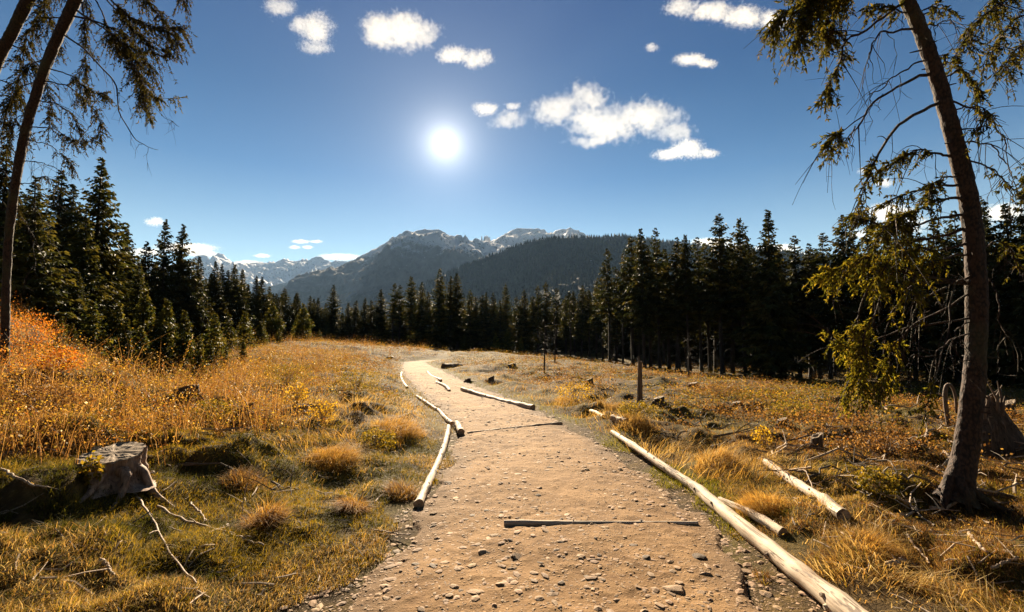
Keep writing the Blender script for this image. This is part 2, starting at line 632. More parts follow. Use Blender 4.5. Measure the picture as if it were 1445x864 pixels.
rows = np.concatenate([-np.geomspace(3000, 12, 24), np.linspace(-10, 1.0, 26), np.geomspace(1.06, 130, 560), np.geomspace(140, 16000, 46)])
us = np.concatenate([-np.geomspace(9, 1.75, 12), np.linspace(-1.65, 1.65, 560), np.geomspace(1.75, 9, 12)])
wd = np.where(rows > 0, rows + 1.2, np.abs(rows) + 1.2)
X = us[None] * wd[:, None]
Yg = np.repeat(rows[:, None], len(us), 1)
Z = H(X, Yg)
mb = MB()
mb.add(np.stack([X, Yg, Z], -1).reshape(-1, 3), quads=grid_faces(len(rows), len(us)))
tag(mb.build('ground', M['ground'], smooth=True), kind='structure')

# the path
prow = np.concatenate([np.linspace(-12, 1.4, 40), np.geomspace(1.42, 44, 520)])
cols = np.linspace(-.28, 1, 150)
XLp, XRp = XL(prow)[:, None], XR(prow)[:, None]
# columns run from 30 cm outside the left edge to 30 cm outside the right edge
uu = np.linspace(0, 1, 170)[None]
Xp = (XLp - .35) + (XRp - XLp + .70) * uu
Yp = np.repeat(prow[:, None], 170, 1)
Zp = path_z(Xp, Yp)
edge = np.minimum(Xp - XLp, XRp - Xp)
ec = sstep(-.1, .75, edge + .35 * fbm(Xp / .9, Yp / .9, 41, 3))
mb = MB()
mb.add(np.stack([Xp, Yp, Zp], -1).reshape(-1, 3), quads=grid_faces(len(prow), 170), col=np.repeat(ec.reshape(-1, 1), 3, 1))
tag(mb.build('path', M['path'], smooth=True), kind='structure')


# ------------------------------------------------------------------ mountains and hill
def mountain(name, crest_px, D, slope, mat, res, snow_fn, rib=.35, rib_len=400, crest_noise=8, seed=1, depth_wave=0.12, back=.6, top_run=0, slope_top=.32):
    """a ridge whose crest stands at distance D; flanks fall away on both sides with ribs and gullies"""
    cp = np.array(crest_px, float)
    n = int((cp[-1, 0] - cp[0, 0]) * D / F_PX / res)
    xs = np.linspace(cp[0, 0], cp[-1, 0], n)
    ys = np.interp(xs, cp[:, 0], cp[:, 1])
    dw = D * (1 + depth_wave * fbm(xs / 90., xs * 0 + seed, seed, 2))
    C = np.array([at(a, b, dd) for a, b, dd in zip(xs, ys, dw)])
    arc = np.concatenate([[0], np.cumsum(np.linalg.norm(np.diff(C[:, :2], axis=0), axis=1))])
    C[:, 2] += crest_noise * (ridged(arc / (D * .007), arc * 0 + 3, seed, 5) - .5)
    hmax = C[:, 2].max()
    reach = hmax / slope * 1.25 + top_run * .4
    m = int(reach / res)
    off = np.concatenate([-np.linspace(1, 0, m) ** 1.25 * reach, np.linspace(0, 1, max(6, int(m * back * .6)))[1:] ** 1.3 * reach * back])
    dist = np.abs(off)[:, None] + 0 * arc[None]
    gx = np.repeat(C[None, :, 0], len(off), 0)
    gy = C[None, :, 1] + off[:, None]
    gx = gx * (gy / C[None, :, 1]) * .5 + gx * .5
    wv = np.minimum(dist * .35, rib_len * 1.6)
    sarc = arc[None] + wv * fbm(arc[None] / (rib_len * 2.2) + 0 * dist, dist / (rib_len * 2.0), seed + 50, 3)
    zc = np.interp(sarc, arc, C[:, 2])
    blend = np.exp(-dist / (rib_len * 1.5))
    smooth_z = np.convolve(np.pad(C[:, 2], 40, mode='edge'), np.ones(81) / 81, 'valid')
    zc = zc * blend + np.interp(sarc, arc, smooth_z) * (1 - blend)
    ribs = ridged(sarc / rib_len + .22 * fbm(gx / 500, gy / 500, seed + 3, 3), dist / (rib_len * 3.2), seed + 2, 6)
    fade = 1 - np.exp(-dist / (rib_len * .30))
    # gentle upper snowfields, steeper wooded flanks below
    T = top_run
    low = np.where(dist > T, dist - T, 0) if T else dist
    zz = zc - np.where(dist > T, slope_top * T, slope_top * dist) - slope * low + slope * .20 * low * (low / reach) if T else zc - slope * dist + slope * .25 * dist * (dist / reach)
    zz = zz + (ribs - .5) * rib * slope * np.minimum(dist, rib_len * 2.0) * fade
    zz = zz + .30 * rib_len * slope * (ridged(gx / (rib_len * .5), gy / (rib_len * .5), seed + 8, 6) - .5) * fade
    zz = np.maximum(zz, -14.5 + 0 * gx)
    dzx = np.gradient(zz, axis=1) / (np.gradient(gx, axis=1) + 1e-6)
    dzy = np.gradient(zz, axis=0) / (np.gradient(gy, axis=0) + 1e-6)
    col = snow_fn(gx, gy, zz, np.hypot(dzx, dzy), dist, ribs, hmax, dzy)
    mb = MB()
    mb.add(np.stack([gx, gy, zz], -1).reshape(-1, 3), quads=grid_faces(len(off), n), col=col.reshape(-1, 3))
    tag(mb.build(name, mat, smooth=True), kind='structure')
    return (gx, gy, zz, C)


def snow_high(lo, hi, bias=0.0, forest_to=0.0, xb=None):
    def fn(gx, gy, zz, steep, dist, ribs, hmax, gyy):
        u = zz / hmax
        s = sstep(lo, hi, u + .10 * fbm(gx / 700, gy / 700, 71, 4)) * .95 + bias - .28 * sstep(.6, 1.3, steep) + .22 * (.5 - ribs) * 1.8
        if xb is not None:
            s = s + xb(gx, gy, u)
        f = sstep(forest_to + .12, forest_to - .12, u + .10 * fbm(gx / 400, gy / 400, 77, 4))
        s = s * (1 - .8 * f)
        return np.stack([np.clip(s, -1, .67), f, f * 0], -1)
    return fn


RANGE = [(120, 392), (160, 380), (187, 369), (210, 374), (230, 379), (250, 377), (268, 368), (276, 362), (282, 359), (286, 358), (292, 362), (298, 367), (303, 361), (309, 356), (315, 359), (326, 368), (338, 372), (345, 376), (357, 371), (365, 369),
         (378, 370), (395, 369), (404, 365), (411, 367), (417, 370), (423, 367), (428, 365), (436, 368), (447, 360), (455, 364), (467, 369), (480, 367), (495, 371), (520, 378), (560, 388)]
mountain('distant_mountains', RANGE, 9000, .55, M['mount'], 34, snow_high(.15, .5, .2, .2), rib=1.0, rib_len=420, crest_noise=80, seed=4, depth_wave=.05, top_run=1500)
mountain('blue_hill', [(330, 420), (370, 407), (400, 399), (418, 397), (440, 402), (465, 409), (500, 416), (540, 428)], 6200, .40, M['mount'], 45, snow_high(2, 3, 0, .9), rib=.4, rib_len=260, crest_noise=10, seed=5)
mountain('snowy_mountains', [(672, 348), (690, 341), (705, 336), (714, 330), (722, 325), (736, 321), (750, 322), (765, 324), (777, 329), (790, 324), (803, 321), (815, 325), (830, 333), (860, 344), (900, 358), (960, 380)],
         6600, .52, M['mount'], 28, snow_high(.2, .55, .16, .2), rib=.9, rib_len=320, crest_noise=42, seed=7, depth_wave=.05, top_run=1200, slope_top=.28)
mountain('mountain', [(330, 452), (385, 426), (415, 411), (440, 398), (460, 386), (480, 375), (500, 366), (515, 358), (530, 350), (545, 342), (560, 333), (570, 327), (575, 325), (582, 327), (590, 324), (600, 323), (618, 323), (626, 327), (634, 332), (640, 336), (648, 333),
                      (656, 338), (668, 342), (690, 340), (712, 346), (740, 360)], 5000, .50, M['mount'], 20,
         snow_high(.42, .85, .03, .30, lambda gx, gy, u: .34 * sstep(-1300, -500, gx) * sstep(.38, .75, u) - .18 * sstep(-1100, -1700, gx)), rib=.9, rib_len=300, crest_noise=30, seed=9, depth_wave=.04, top_run=1000, slope_top=.25)
mountain('foothill', [(440, 432), (465, 421), (490, 413), (515, 408), (535, 411), (560, 424), (590, 436)], 3600, .40, M['hillground'], 26, snow_high(2, 3, 0, .75), rib=.4, rib_len=150, crest_noise=6, seed=12)
HILLC = [(540, 436), (570, 420), (600, 401), (625, 389), (650, 378), (675, 368), (700, 359), (720, 351), (740, 344), (760, 339), (780, 337), (800, 336), (820, 336), (840, 337), (858, 335), (875, 333), (900, 337), (940, 342), (1000, 350), (1060, 353), (1120, 358), (1200, 366),
         (1300, 376), (1445, 392), (1600, 410)]
hg = mountain('hill', HILLC, 2300, .42, M['hillground'], 16, snow_high(2, 3, 0, 1.4), rib=.35, rib_len=170, crest_noise=3, seed=15, depth_wave=.06)

# far-off wood on the hill: one mass of small conifers
def hill_forest():
    gx, gy, zz, C = hg
    n = 26000
    k = n * 2
    ui = rng.uniform(0, 1, k) * (gx.shape[1] - 1.001)
    vj = (1 - rng.uniform(0, 1, k) ** 1.15) * (gx.shape[0] - 1.001)
    i, j = ui.astype(int), vj.astype(int)
    u, v = ui - i, vj - j
    bil = lambda A: (A[j, i] * (1 - u) + A[j, i + 1] * u) * (1 - v) + (A[j + 1, i] * (1 - u) + A[j + 1, i + 1] * u) * v
    sx, sy, z = bil(gx), bil(gy), bil(zz)
    ratio = np.abs(sx / sy) * F_PX < 900
    clear = fbm(sx / 160, sy / 160, 93, 3) + np.where((sx / sy * F_PX + 722.5 < 640) & (z < 190), .75, 0)
    keep = (z > 35) & ratio & (clear < .42)
    sx, sy, z = sx[keep][:n], sy[keep][:n], z[keep][:n]
    n = len(sx)
    h = rng.uniform(13, 24, n)
    r = h * rng.uniform(.15, .21, n)
    k = 6
    th = np.linspace(0, 2 * np.pi, k, endpoint=False)[None] + rng.uniform(0, 6, n)[:, None]
    rr = r[:, None] * rng.uniform(.7, 1.25, (n, k))
    ring = np.stack([sx[:, None] + rr * np.cos(th), sy[:, None] + rr * np.sin(th), (z + h * .12)[:, None] + rng.uniform(-1.2, 1.2, (n, k))], -1)
    mid = np.stack([sx[:, None] + .55 * rr * np.cos(th + .5), sy[:, None] + .55 * rr * np.sin(th + .5), (z + h * .5)[:, None] + rng.uniform(-1, 1, (n, k))], -1)
    tip = np.stack([sx + rng.normal(0, .3, n), sy, z + h], -1)[:, None]
    V = np.concatenate([ring, mid, tip], 1)
    kk = 2 * k + 1
    f = []
    for a in range(k):
        b_ = (a + 1) % k
        f += [(a, b_, k + a), (b_, k + b_, k + a), (k + a, k + b_, 2 * k)]
    T = (np.arange(n)[:, None, None] * kk + np.array(f)[None]).reshape(-1, 3)
    g = rng.uniform(.55, 1.3, n) * (1 + .3 * fbm(sx / 90, sy / 90, 95, 2))
    warm = np.clip(.5 + .8 * fbm(sx / 220, sy / 220, 96, 3), 0, 1)
    c = np.stack([(.020 + .022 * warm) * g, (.026 + .012 * warm) * g, .012 * g], -1)
    mb = MB()
    mb.add(V.reshape(-1, 3), T, col=np.repeat(c, kk, 0))
    o = mb.build('hill_forest', M['needles'])
    tag(o, 'dark conifer wood covering the hill below the snowy mountains', kind='stuff')


hill_forest()


# ------------------------------------------------------------------ spruces
def crown_mesh(name, Hh, zb, rmax, bulge, nwh, per, seed, dens=1.0, droop=.45, ragged=.3, lowdead=0.0, palette=None):
    """needle sprays on whorls of drooping limbs: narrow kites hung along every limb"""
    rg = np.random.default_rng(seed)
    V, Tn, Cc = [], [], []
    nv = 0
    pal = np.array(palette if palette is not None else [(.030, .036, .012), (.046, .046, .014), (.066, .058, .018), (.020, .026, .010)])
    zs = zb + (Hh - zb) * (np.linspace(0, 1, nwh) ** .92)
    for wi, z in enumerate(zs):
        t = (z - zb) / (Hh - zb)
        prof = rmax * ((1 - t) ** bulge) * min(1, .45 + t * 3.5)
        prof = max(prof, .10)
        a0 = rg.uniform(0, 6.28)
        npz = max(4, int(round(per * (1 - .35 * t))))
        for b in range(npz):
            if rg.uniform() < ragged * .45:
                continue
            L = prof * rg.uniform(1 - ragged, 1 + ragged * .55)
            az = a0 + 6.283 * b / npz + rg.normal(0, .22)
            zz = z + rg.normal(0, .10)
            out = np.array([math.cos(az), math.sin(az), 0])
            side = np.array([-math.sin(az), math.cos(az), 0])
            ns = max(3, int(L * 3.4 * dens) + 2)
            dr = droop * rg.uniform(.7, 1.25) * (1 - .75 * t)
            lift = .12 + .55 * t
            s = (np.arange(ns) + .6) / ns
            P = out[None] * (s * L)[:, None] + np.array([0, 0, 1.0])[None] * (zz + L * (lift * s - dr * s ** 1.6 + .10 * s ** 4))[:, None]
            col = pal[rg.integers(len(pal))] * rg.uniform(.75, 1.3)
            # limb
            for sd in (-1, 1, 0):
                if sd == 0:
                    dirs = np.tile(out, (ns, 1)) * .5 + np.array([0, 0, -1.0]) * rg.uniform(.3, 1.0, (ns, 1))
                else:
                    dirs = out[None] * rg.uniform(.45, .9, (ns, 1)) + sd * side[None] * rg.uniform(.5, 1.0, (ns, 1)) + np.array([0, 0, -1.0])[None] * rg.uniform(.05, .75, (ns, 1))
                dirs = dirs + rg.normal(0, .18, (ns, 3))
                dirs /= np.linalg.norm(dirs, axis=1)[:, None]
                ln = (.16 + .30 * L * (1 - .55 * s)) * rg.uniform(.6, 1.25, ns)
                ln = np.minimum(ln, .85)
                wdt = np.minimum(.035 + .17 * ln, .12) * rg.uniform(.7, 1.3, ns)
                nrm = np.cross(dirs, rg.normal(size=(ns, 3)))
                nrm /= np.linalg.norm(nrm, axis=1)[:, None]
                p0 = P
                pm = P + dirs * (ln * .42)[:, None]
                pt = P + dirs * ln[:, None] + np.array([0, 0, -1.0]) * (ln * .18)[:, None]
                quad = np.stack([p0, pm + nrm * wdt[:, None], pt, pm - nrm * wdt[:, None]], 1)
                V.append(quad.reshape(-1, 3))
                q = np.arange(ns)[:, None] * 4 + nv
                Tn.append(np.concatenate([q + np.array([0, 1, 2]), q + np.array([0, 2, 3])]))
                cc = col[None] * rg.uniform(.7, 1.35, (ns, 1))
                Cc.append(np.repeat(cc, 4, 0))
                nv += ns * 4
    mb = MB()
    mb.add(np.concatenate(V), np.concatenate(Tn), col=np.concatenate(Cc))
    return mb


def trunk_mesh(Hh, r0, seed, dead_from=0, dead_to=0, ndead=0):
    rg = np.random.default_rng(seed)
    mb = MB()
    zs = np.linspace(-.5, Hh * .985, 12)
    pts = np.stack([.04 * np.sin(zs * .5 + seed), .04 * np.cos(zs * .37 + seed), zs], -1)
    rad = r0 * (1 - np.clip(zs, 0, None) / Hh) ** .8 + .012
    rad[0] *= 1.5
    tube(mb, pts, rad, 7)
    for i in range(ndead):
        z = rg.uniform(dead_from, dead_to)
        az = rg.uniform(0, 6.28)
        L = rg.uniform(.4, 1.5)
        o = np.array([math.cos(az), math.sin(az), 0])
        tube(mb, [[0, 0, z], o * L * .5 + [0, 0, z - .05 * L], o * L + [0, 0, z - .35 * L]], [.018, .012, .004], 3, cap=False)
    return mb


VAR = []      # (trunk object, crown object, height)
LIB = []


def spruce_variant(Hh, zb, rmax, bulge, nwh, per, seed, r0, ndead=0, **kw):
    tr = trunk_mesh(Hh, r0, seed, .8, zb + .5, ndead).build('trunk', M['far_bark'], smooth=True, link=False)
    cr = crown_mesh('crown', Hh, zb, rmax, bulge, nwh, per, seed + 100, **kw).build('crown', M['needles'], link=False)
    return (tr, cr, Hh)


FULL = [spruce_variant(16, .7, 2.5, .80, 50, 8, 1, .19, ragged=.30), spruce_variant(16, 1.0, 2.1, .72, 50, 8, 2, .18, ragged=.38),
        spruce_variant(16, .5, 2.9, .90, 52, 9, 3, .20, ragged=.34), spruce_variant(16, 2.0, 1.8, .70, 46, 8, 4, .17, ragged=.42)]
STAND = [spruce_variant(16, 5.5, 1.75, .62, 36, 8, 11, .16, 34, ragged=.45), spruce_variant(16, 7.0, 1.6, .60, 32, 8, 12, .15, 40, ragged=.5),
         spruce_variant(16, 4.2, 1.9, .68, 40, 8, 13, .17, 30, ragged=.42), spruce_variant(16, 6.2, 1.5, .55, 34, 7, 14, .14, 44, ragged=.55)]
GREENP = [(.055, .060, .012), (.085, .080, .014), (.040, .050, .012), (.11, .095, .018)]
YOUNG = [spruce_variant(5, .15, 1.35, .85, 24, 8, 21, .06, ragged=.35, dens=1.5, palette=GREENP, droop=.25), spruce_variant(5, .2, 1.05, .8, 24, 7, 22, .05, ragged=.45, dens=1.5, palette=GREENP, droop=.2)]
LIT = [spruce_variant(16, .6, 2.7, .85, 52, 9, 31, .19, ragged=.36, palette=[(.050, .052, .012), (.075, .066, .015), (.034, .040, .012), (.025, .03, .01)])]
_used = set()


def place_spruce(variant, p, h, name='spruce_tree', label=None, group=None, wide=1.0, cat='tree', lean=(0, 0)):
    tr, cr, hh = variant
    s = h / hh
    root = empty(name, (p[0], p[1], p[2] - .05), rng.uniform(0, 6.28))
    root.rotation_euler[0], root.rotation_euler[1] = lean[0] + rng.normal(0, .012), lean[1] + rng.normal(0, .012)
    wv = wide * rng.uniform(.88, 1.15)
    for src in (tr, cr):
        c = src.copy()
        COL.objects.link(c)
        c.parent = root
        c.scale = (s * wv, s * wv, s)
    tag(root, label, cat, group)
    return root


# explicit spruces: photo column and row of the top, distance, kind, label (None = the label of its group)
G_LEFT = 'spruces rising behind the heath bank'
G_MID = 'spruces in the belt across the far end of the clearing'
G_RIGHT = 'bare stemmed spruces of the dark stand'
L_LEFT = 'dark spruce in the dense rows behind the autumn heath bank'
L_MID = 'dark spruce in the belt closing the far end of the clearing'
L_RIGHT = 'tall bare stemmed spruce in the dark stand beside the clearing'
left = [
    (18, 205, 26, 'F', None), (52, 250, 24, 'L', None), (86, 238, 30, 'F', None), (104, 262, 36, 'F', None), (120, 300, 30, 'L', None),
    (150, 226, 33, 'L', 'broad tall spruce with full green skirt, highest behind the orange mound'), (178, 320, 40, 'F', 'slim spruce directly beside the broad tall spruce behind the orange mound'),
    (210, 342, 42, 'F', None), (236, 310, 44, 'F', 'narrow spire spruce standing clear in front of the sky, higher of a pair'), (258, 318, 46, 'F', 'ragged spire spruce next to the higher spire, before the distant snowy range'),
    (196, 372, 33, 'L', None), (281, 362, 48, 'F', 'pointed spruce before the twin peaks of the distant snowy range'), (304, 369, 52, 'F', None), (314, 372, 54, 'F', None), (322, 381, 55, 'F', None), (333, 374, 57, 'F', None),
    (344, 381, 60, 'F', None), (362, 389, 62, 'F', None), (371, 391, 64, 'F', None), (380, 404, 66, 'F', None)]
mid = [(404, 407, 76, 'F', None), (420, 413, 80, 'F', None), (439, 418, 84, 'F', None), (449, 421, 86, 'F', None), (471, 402, 86, 'F', 'double topped spruce standing proud at the foot of the bare mountain slope'), (460, 428, 88, 'F', None), (491, 427, 90, 'F', None), (501, 424, 90, 'F', None),
       (515, 421, 92, 'F', None), (525, 424, 90, 'S', None), (537, 409, 92, 'F', None), (555, 400, 92, 'S', None), (565, 403, 93, 'S', None), (581, 390, 92, 'S', 'ragged open crowned spruce above the far bend of the path'), (595, 398, 90, 'F', None), (621, 379, 88, 'F', 'tallest dark spruce of the belt beyond the end of the path'),
       (637, 389, 88, 'F', 'dense spruce just behind the tallest one beyond the path'), (646, 386, 90, 'F', None), (606, 412, 92, 'F', None), (664, 409, 92, 'F', None), (672, 419, 93, 'F', None), (680, 417, 95, 'S', None), (687, 412, 93, 'F', None), (697, 414, 92, 'F', None), (715, 401, 90, 'F', None), (706, 424, 88, 'F', None),
       (728, 420, 92, 'S', None), (740, 409, 88, 'F', None), (752, 418, 90, 'S', None), (759, 404, 90, 'S', None), (770, 399, 86, 'S', 'open spruce at the gap where light falls into the wood'), (784, 407, 86, 'S', None), (798, 418, 90, 'S', None), (810, 412, 84, 'S', None), (820, 404, 80, 'S', None), (830, 410, 80, 'S', None)]
right = [(840, 397, 76, 'S', None), (849, 391, 72, 'S', None), (858, 351, 62, 'S', 'crooked topped spruce at the front edge of the dark stand'), (868, 380, 66, 'S', None), (876, 358, 60, 'S', None), (890, 334, 56, 'S', None),
         (906, 324, 52, 'S', 'bare stemmed spruce with a tufted top behind the broken snag post'), (915, 350, 58, 'S', None), (927, 322, 52, 'S', 'pointed spruce next to the tufted one, dark against the forested hill'), (940, 352, 54, 'S', None), (952, 337, 52, 'S', None), (966, 333, 50, 'S', None), (985, 336, 50, 'S', None),
         (996, 343, 52, 'S', None), (1012, 302, 47, 'S', 'slender spruce spire above the low white cloud, first of three spires'), (1028, 340, 50, 'S', None), (1044, 308, 46, 'S', 'middle one of three high spruce spires over the dark stand'), (1056, 330, 52, 'S', None), (1080, 300, 44, 'F', 'highest full spruce spire of the dark stand, third of three'), (1100, 352, 46, 'S', None),
         (1121, 334, 44, 'S', None), (1136, 345, 45, 'S', None), (1150, 352, 44, 'F', None), (1163, 330, 42, 'S', None), (1186, 303, 40, 'S', 'thin spruce spire behind the drooping branches of the leaning spruce'), (1205, 330, 42, 'S', None), (1228, 318, 41, 'S', None), (1252, 330, 40, 'F', None), (1278, 317, 39, 'S', None),
         (1298, 330, 40, 'S', None), (1315, 307, 38, 'F', None), (1334, 322, 39, 'S', None), (1349, 298, 37, 'S', None), (1386, 280, 36, 'F', None), (1399, 314, 38, 'S', None), (1423, 290, 35, 'F', None), (1440, 252, 34, 'F', None), (1462, 270, 33, 'F', None), (1490, 280, 34, 'F', None), (1410, 330, 40, 'S', None)]


def put(lst, gname, lab):
    for (px, py, D, kind, label) in lst:
        P = at(px, py, D)
        z0 = float(H(P[0], P[1]))
        h = P[2] - z0
        vs = {'F': FULL, 'S': STAND, 'L': LIT}[kind]
        place_spruce(vs[int(rng.integers(len(vs)))], (P[0], P[1], z0), h, label=label or lab, group=None if label else gname, wide=(1.4 if gname == G_MID else 1.2) * (16 / max(h, 9)) ** .35)


put(left, G_LEFT, L_LEFT)
put(mid, G_MID, L_MID)
put(right, G_RIGHT, L_RIGHT)


def fill(n, tops, px0, px1, d_of_px, dd, kinds, gname, lab, drop=(8, 60), dexp=1.0):
    tp = np.array(sorted((a, b) for a, b, *_ in tops))
    for i in range(n):
        px = px0 + (px1 - px0) * (i + rng.uniform(0, 1)) / n
        D = d_of_px(px) + dd[0] + (dd[1] - dd[0]) * rng.uniform() ** dexp
        # keep below the skyline the photograph shows
        k = np.argsort(np.abs(tp[:, 0] - px))[:4]
        py = tp[k, 1].max() + rng.uniform(*drop)
        P = at(px, py, D)
        z0 = float(H(P[0], P[1]))
        h = P[2] - z0
        if h < 4:
            continue
        vs = kinds[int(rng.integers(len(kinds)))]
        place_spruce(vs, (P[0], P[1], z0), h, label=lab, group=gname, wide=(1.45 if gname == G_MID else 1.2) * (16 / max(h, 9)) ** .35)


fill(46, left, -90, 385, lambda p: np.interp(p, [0, 150, 400], [28, 36, 66]), (2, 14), FULL + LIT, G_LEFT, L_LEFT, (6, 60))
fill(14, left, 60, 300, lambda p: np.interp(p, [60, 150, 300], [23, 27, 38]), (0, 3), LIT, G_LEFT, L_LEFT, (60, 120))
fill(26, left + mid, 270, 480, lambda p: np.interp(p, [270, 400, 480], [44, 70, 84]), (0, 8), FULL, G_LEFT, L_LEFT, (2, 30))
fill(62, mid, 385, 840, lambda p: np.interp(p, [385, 450, 600, 760, 840], [72, 90, 97, 97, 84]), (1, 16), FULL + FULL + STAND, G_MID, L_MID, (4, 34))
fill(30, right, 835, 1580, lambda p: np.interp(p, [835, 900, 1000, 1200, 1450], [76, 56, 52, 45, 38]), (2, 26), STAND, G_RIGHT, L_RIGHT, (6, 50))
fill(18, right, 835, 1580, lambda p: np.interp(p, [835, 900, 1000, 1200, 1450], [72, 52, 48, 41, 34]), (0, 6), STAND, G_RIGHT, L_RIGHT, (20, 70))
# the wood goes on behind: one far mass that closes the view between the stems
def back_wood():
    mb = MB()
    V = []
    spec = []
    for i in range(270):
        px = rng.uniform(800, 1600)
        D = np.interp(px, [835, 900, 1000, 1200, 1450], [98, 78, 72, 64, 58]) + rng.uniform(0, 30)
        spec.append((px, D, rng.uniform(9, 13)))
    for i in range(190):
        px = rng.uniform(-60, 840)
        D = np.interp(px, [0, 150, 385, 450, 840], [52, 60, 90, 116, 116]) + rng.uniform(0, 25)
        spec.append((px, D, rng.uniform(8, 12)))
    srcs = []
    for v in (FULL[0], FULL[2]):
        me = v[1].data
        co = np.empty(len(me.vertices) * 3, np.float32)
        me.vertices.foreach_get('co', co)
        co = co.reshape(-1, 4, 3)            # kites
        pick = rng.permutation(len(co))[:1500]
        srcs.append(co[pick])
    for (px, D, h) in spec:
        g = gpoint(px, D)
        cap_ = np.interp(px, [0, 200, 385, 840, 860, 1600], [300, 350, 415, 410, 372, 340])
        hmax = at(px, cap_, D)[2] - g[2]
        h = min(h, hmax)
        s = h / 16.
        a = rng.uniform(0, 6.28)
        co = srcs[int(rng.integers(2))].copy()
        ctr = co.mean(1, keepdims=True)
        co = (co - ctr) * 2.1 + ctr
        x, y = co[..., 0] * math.cos(a) - co[..., 1] * math.sin(a), co[..., 0] * math.sin(a) + co[..., 1] * math.cos(a)
        q = np.stack([x * s * 1.5 + g[0], y * s * 1.5 + g[1], co[..., 2] * s + g[2]], -1)
        n = len(q)
        i4 = np.arange(n)[:, None] * 4
        T = np.concatenate([i4 + np.array([0, 1, 2]), i4 + np.array([0, 2, 3])])
        mb.add(q.reshape(-1, 3), T, col=np.repeat(np.array([[.022, .025, .010]]) * rng.uniform(.6, 1.3, (n, 1)), 4, 0))
    o = mb.build('forest', M['needles'])
    tag(o, 'deep dark spruce wood continuing behind the front rows', kind='stuff')


back_wood()
# young spruces along the wood edge and on the bank
G_Y = 'young spruces growing at the edge of the heath'
for (px, D, h, v, lab) in [(300, 20, 1.5, 0, 'bushy young green spruce on the heath bank near the dark wood'), (322, 21, 1.25, 1, 'small slim green spruce beside the bushy one on the heath bank'), (345, 24, 1.25, 0, 'low spreading young spruce at the outer end of the heath bushes'), (283, 19, 1.9, 1, 'taller yellowish young spruce at the wood edge above the heath'),
                           (88, 15, 1.2, 1, 'dark green young spruce beside the orange heath mound'), (104, 16, 1.0, 0, None), (430, 52, 1.6, 0, None), (452, 58, 1.6, 1, None), (395, 46, 1.4, 0, None),
                           (716, 78, 4.2, 0, 'rounded small spruce in front of the far belt'), (700, 80, 3.4, 0, None), (735, 80, 3.0, 1, None), (655, 86, 3.2, 1, None), (205, 28, 4.5, 0, 'half grown light green spruce below the high spires'), (236, 29, 4.0, 1, 'thin half grown spruce between the high spires and heath'), (262, 27, 3.2, 0, None), (170, 30, 3.6, 0, None)]:
    g = gpoint(px, D)
    place_spruce(YOUNG[v], g, h, 'young_spruce', lab or 'young spruce at the edge of the heath and wood', None if lab else G_Y, 1.15)
for i in range(26):
    px = rng.uniform(120, 430)
    D = np.interp(px, [120, 300, 430], [19, 27, 55]) + rng.uniform(0, 5)
    place_spruce(YOUNG[int(rng.integers(2))], gpoint(px, D), rng.uniform(.9, 2.6) * (1 + D / 80), 'young_spruce', 'young spruce at the edge of the heath and wood', G_Y, 1.3)


# ------------------------------------------------------------------ the leaning spruces close to the camera
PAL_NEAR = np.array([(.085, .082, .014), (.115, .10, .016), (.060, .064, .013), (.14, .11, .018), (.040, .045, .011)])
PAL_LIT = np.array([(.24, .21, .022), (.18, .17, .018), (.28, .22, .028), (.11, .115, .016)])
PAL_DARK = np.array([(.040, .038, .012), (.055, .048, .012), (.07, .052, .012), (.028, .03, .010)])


def shoots(mb, P, D, ln, wd_, pal, rg):
    """needle clad shoots: two crossed kites each"""
    n = len(P)
    D = D / np.linalg.norm(D, axis=1)[:, None]
    a = np.cross(D, rg.normal(size=(n, 3)))
    a /= np.linalg.norm(a, axis=1)[:, None]
    b = np.cross(D, a)
    col = pal[rg.integers(len(pal), size=n)] * rg.uniform(.7, 1.35, (n, 1))
    for ax in (a, b):
        q = np.stack([P, P + D * (ln * .35)[:, None] + ax * wd_[:, None], P + D * ln[:, None], P + D * (ln * .35)[:, None] - ax * wd_[:, None]], 1)
        mb.add(q.reshape(-1, 3), quads=np.arange(n * 4).reshape(n, 4), col=np.repeat(col, 4, 0))


def foliage(mbw, mbl, pts, t0, t1, per_m, tl, pal, rg, down=.55, sl=(.032, .062), bare=.0):
    """side twigs hung along a limb, with shoots along each"""
    P = smooth_path(pts, 40)
    seg = np.linalg.norm(np.diff(P, axis=0), axis=1)
    arc = np.concatenate([[0], np.cumsum(seg)])
    tot = arc[-1]
    n = max(2, int(per_m * tot * (t1 - t0)))
    for i in range(n):
        s = (t0 + (t1 - t0) * rg.uniform()) * tot
        p = np.array([np.interp(s, arc, P[:, k]) for k in range(3)])
        j = min(int(np.searchsorted(arc, s)), len(P) - 2)
        tg = P[min(j + 1, len(P) - 1)] - P[max(j - 1, 0)]
        tg /= np.linalg.norm(tg) + 1e-9
        r = rg.normal(size=3)
        r -= tg * (r @ tg)
        r /= np.linalg.norm(r)
        d = tg * rg.uniform(.1, .8) + r * rg.uniform(.35, .9)
        L = tl * rg.uniform(.45, 1.4)
        k = 7
        u = np.linspace(0, 1, k)[:, None]
        tw = p + d * u * L * .9 + np.array([0, 0, -1.0]) * (u ** 1.5) * L * down * rg.uniform(.5, 1.7)
        tube(mbw, tw, np.linspace(.0045, .0016, k), 3, cap=False, col=(1, 1, 1))
        if rg.uniform() < bare:
            continue
        m = max(6, int(L / .0125))
        uu = rg.uniform(.12, 1.0, m)
        Q = np.stack([np.interp(uu, u[:, 0], tw[:, a]) for a in range(3)], -1)
        ax = tw[-1] - tw[0]
        ax /= np.linalg.norm(ax)
        dd = ax * rg.uniform(.4, 1.1, (m, 1)) + rg.normal(0, .55, (m, 3)) + np.array([0, 0, -.25])
        ln = rg.uniform(*sl, m)
        shoots(mbl, Q, dd, ln, ln * rg.uniform(.11, .18, m), pal, rg)


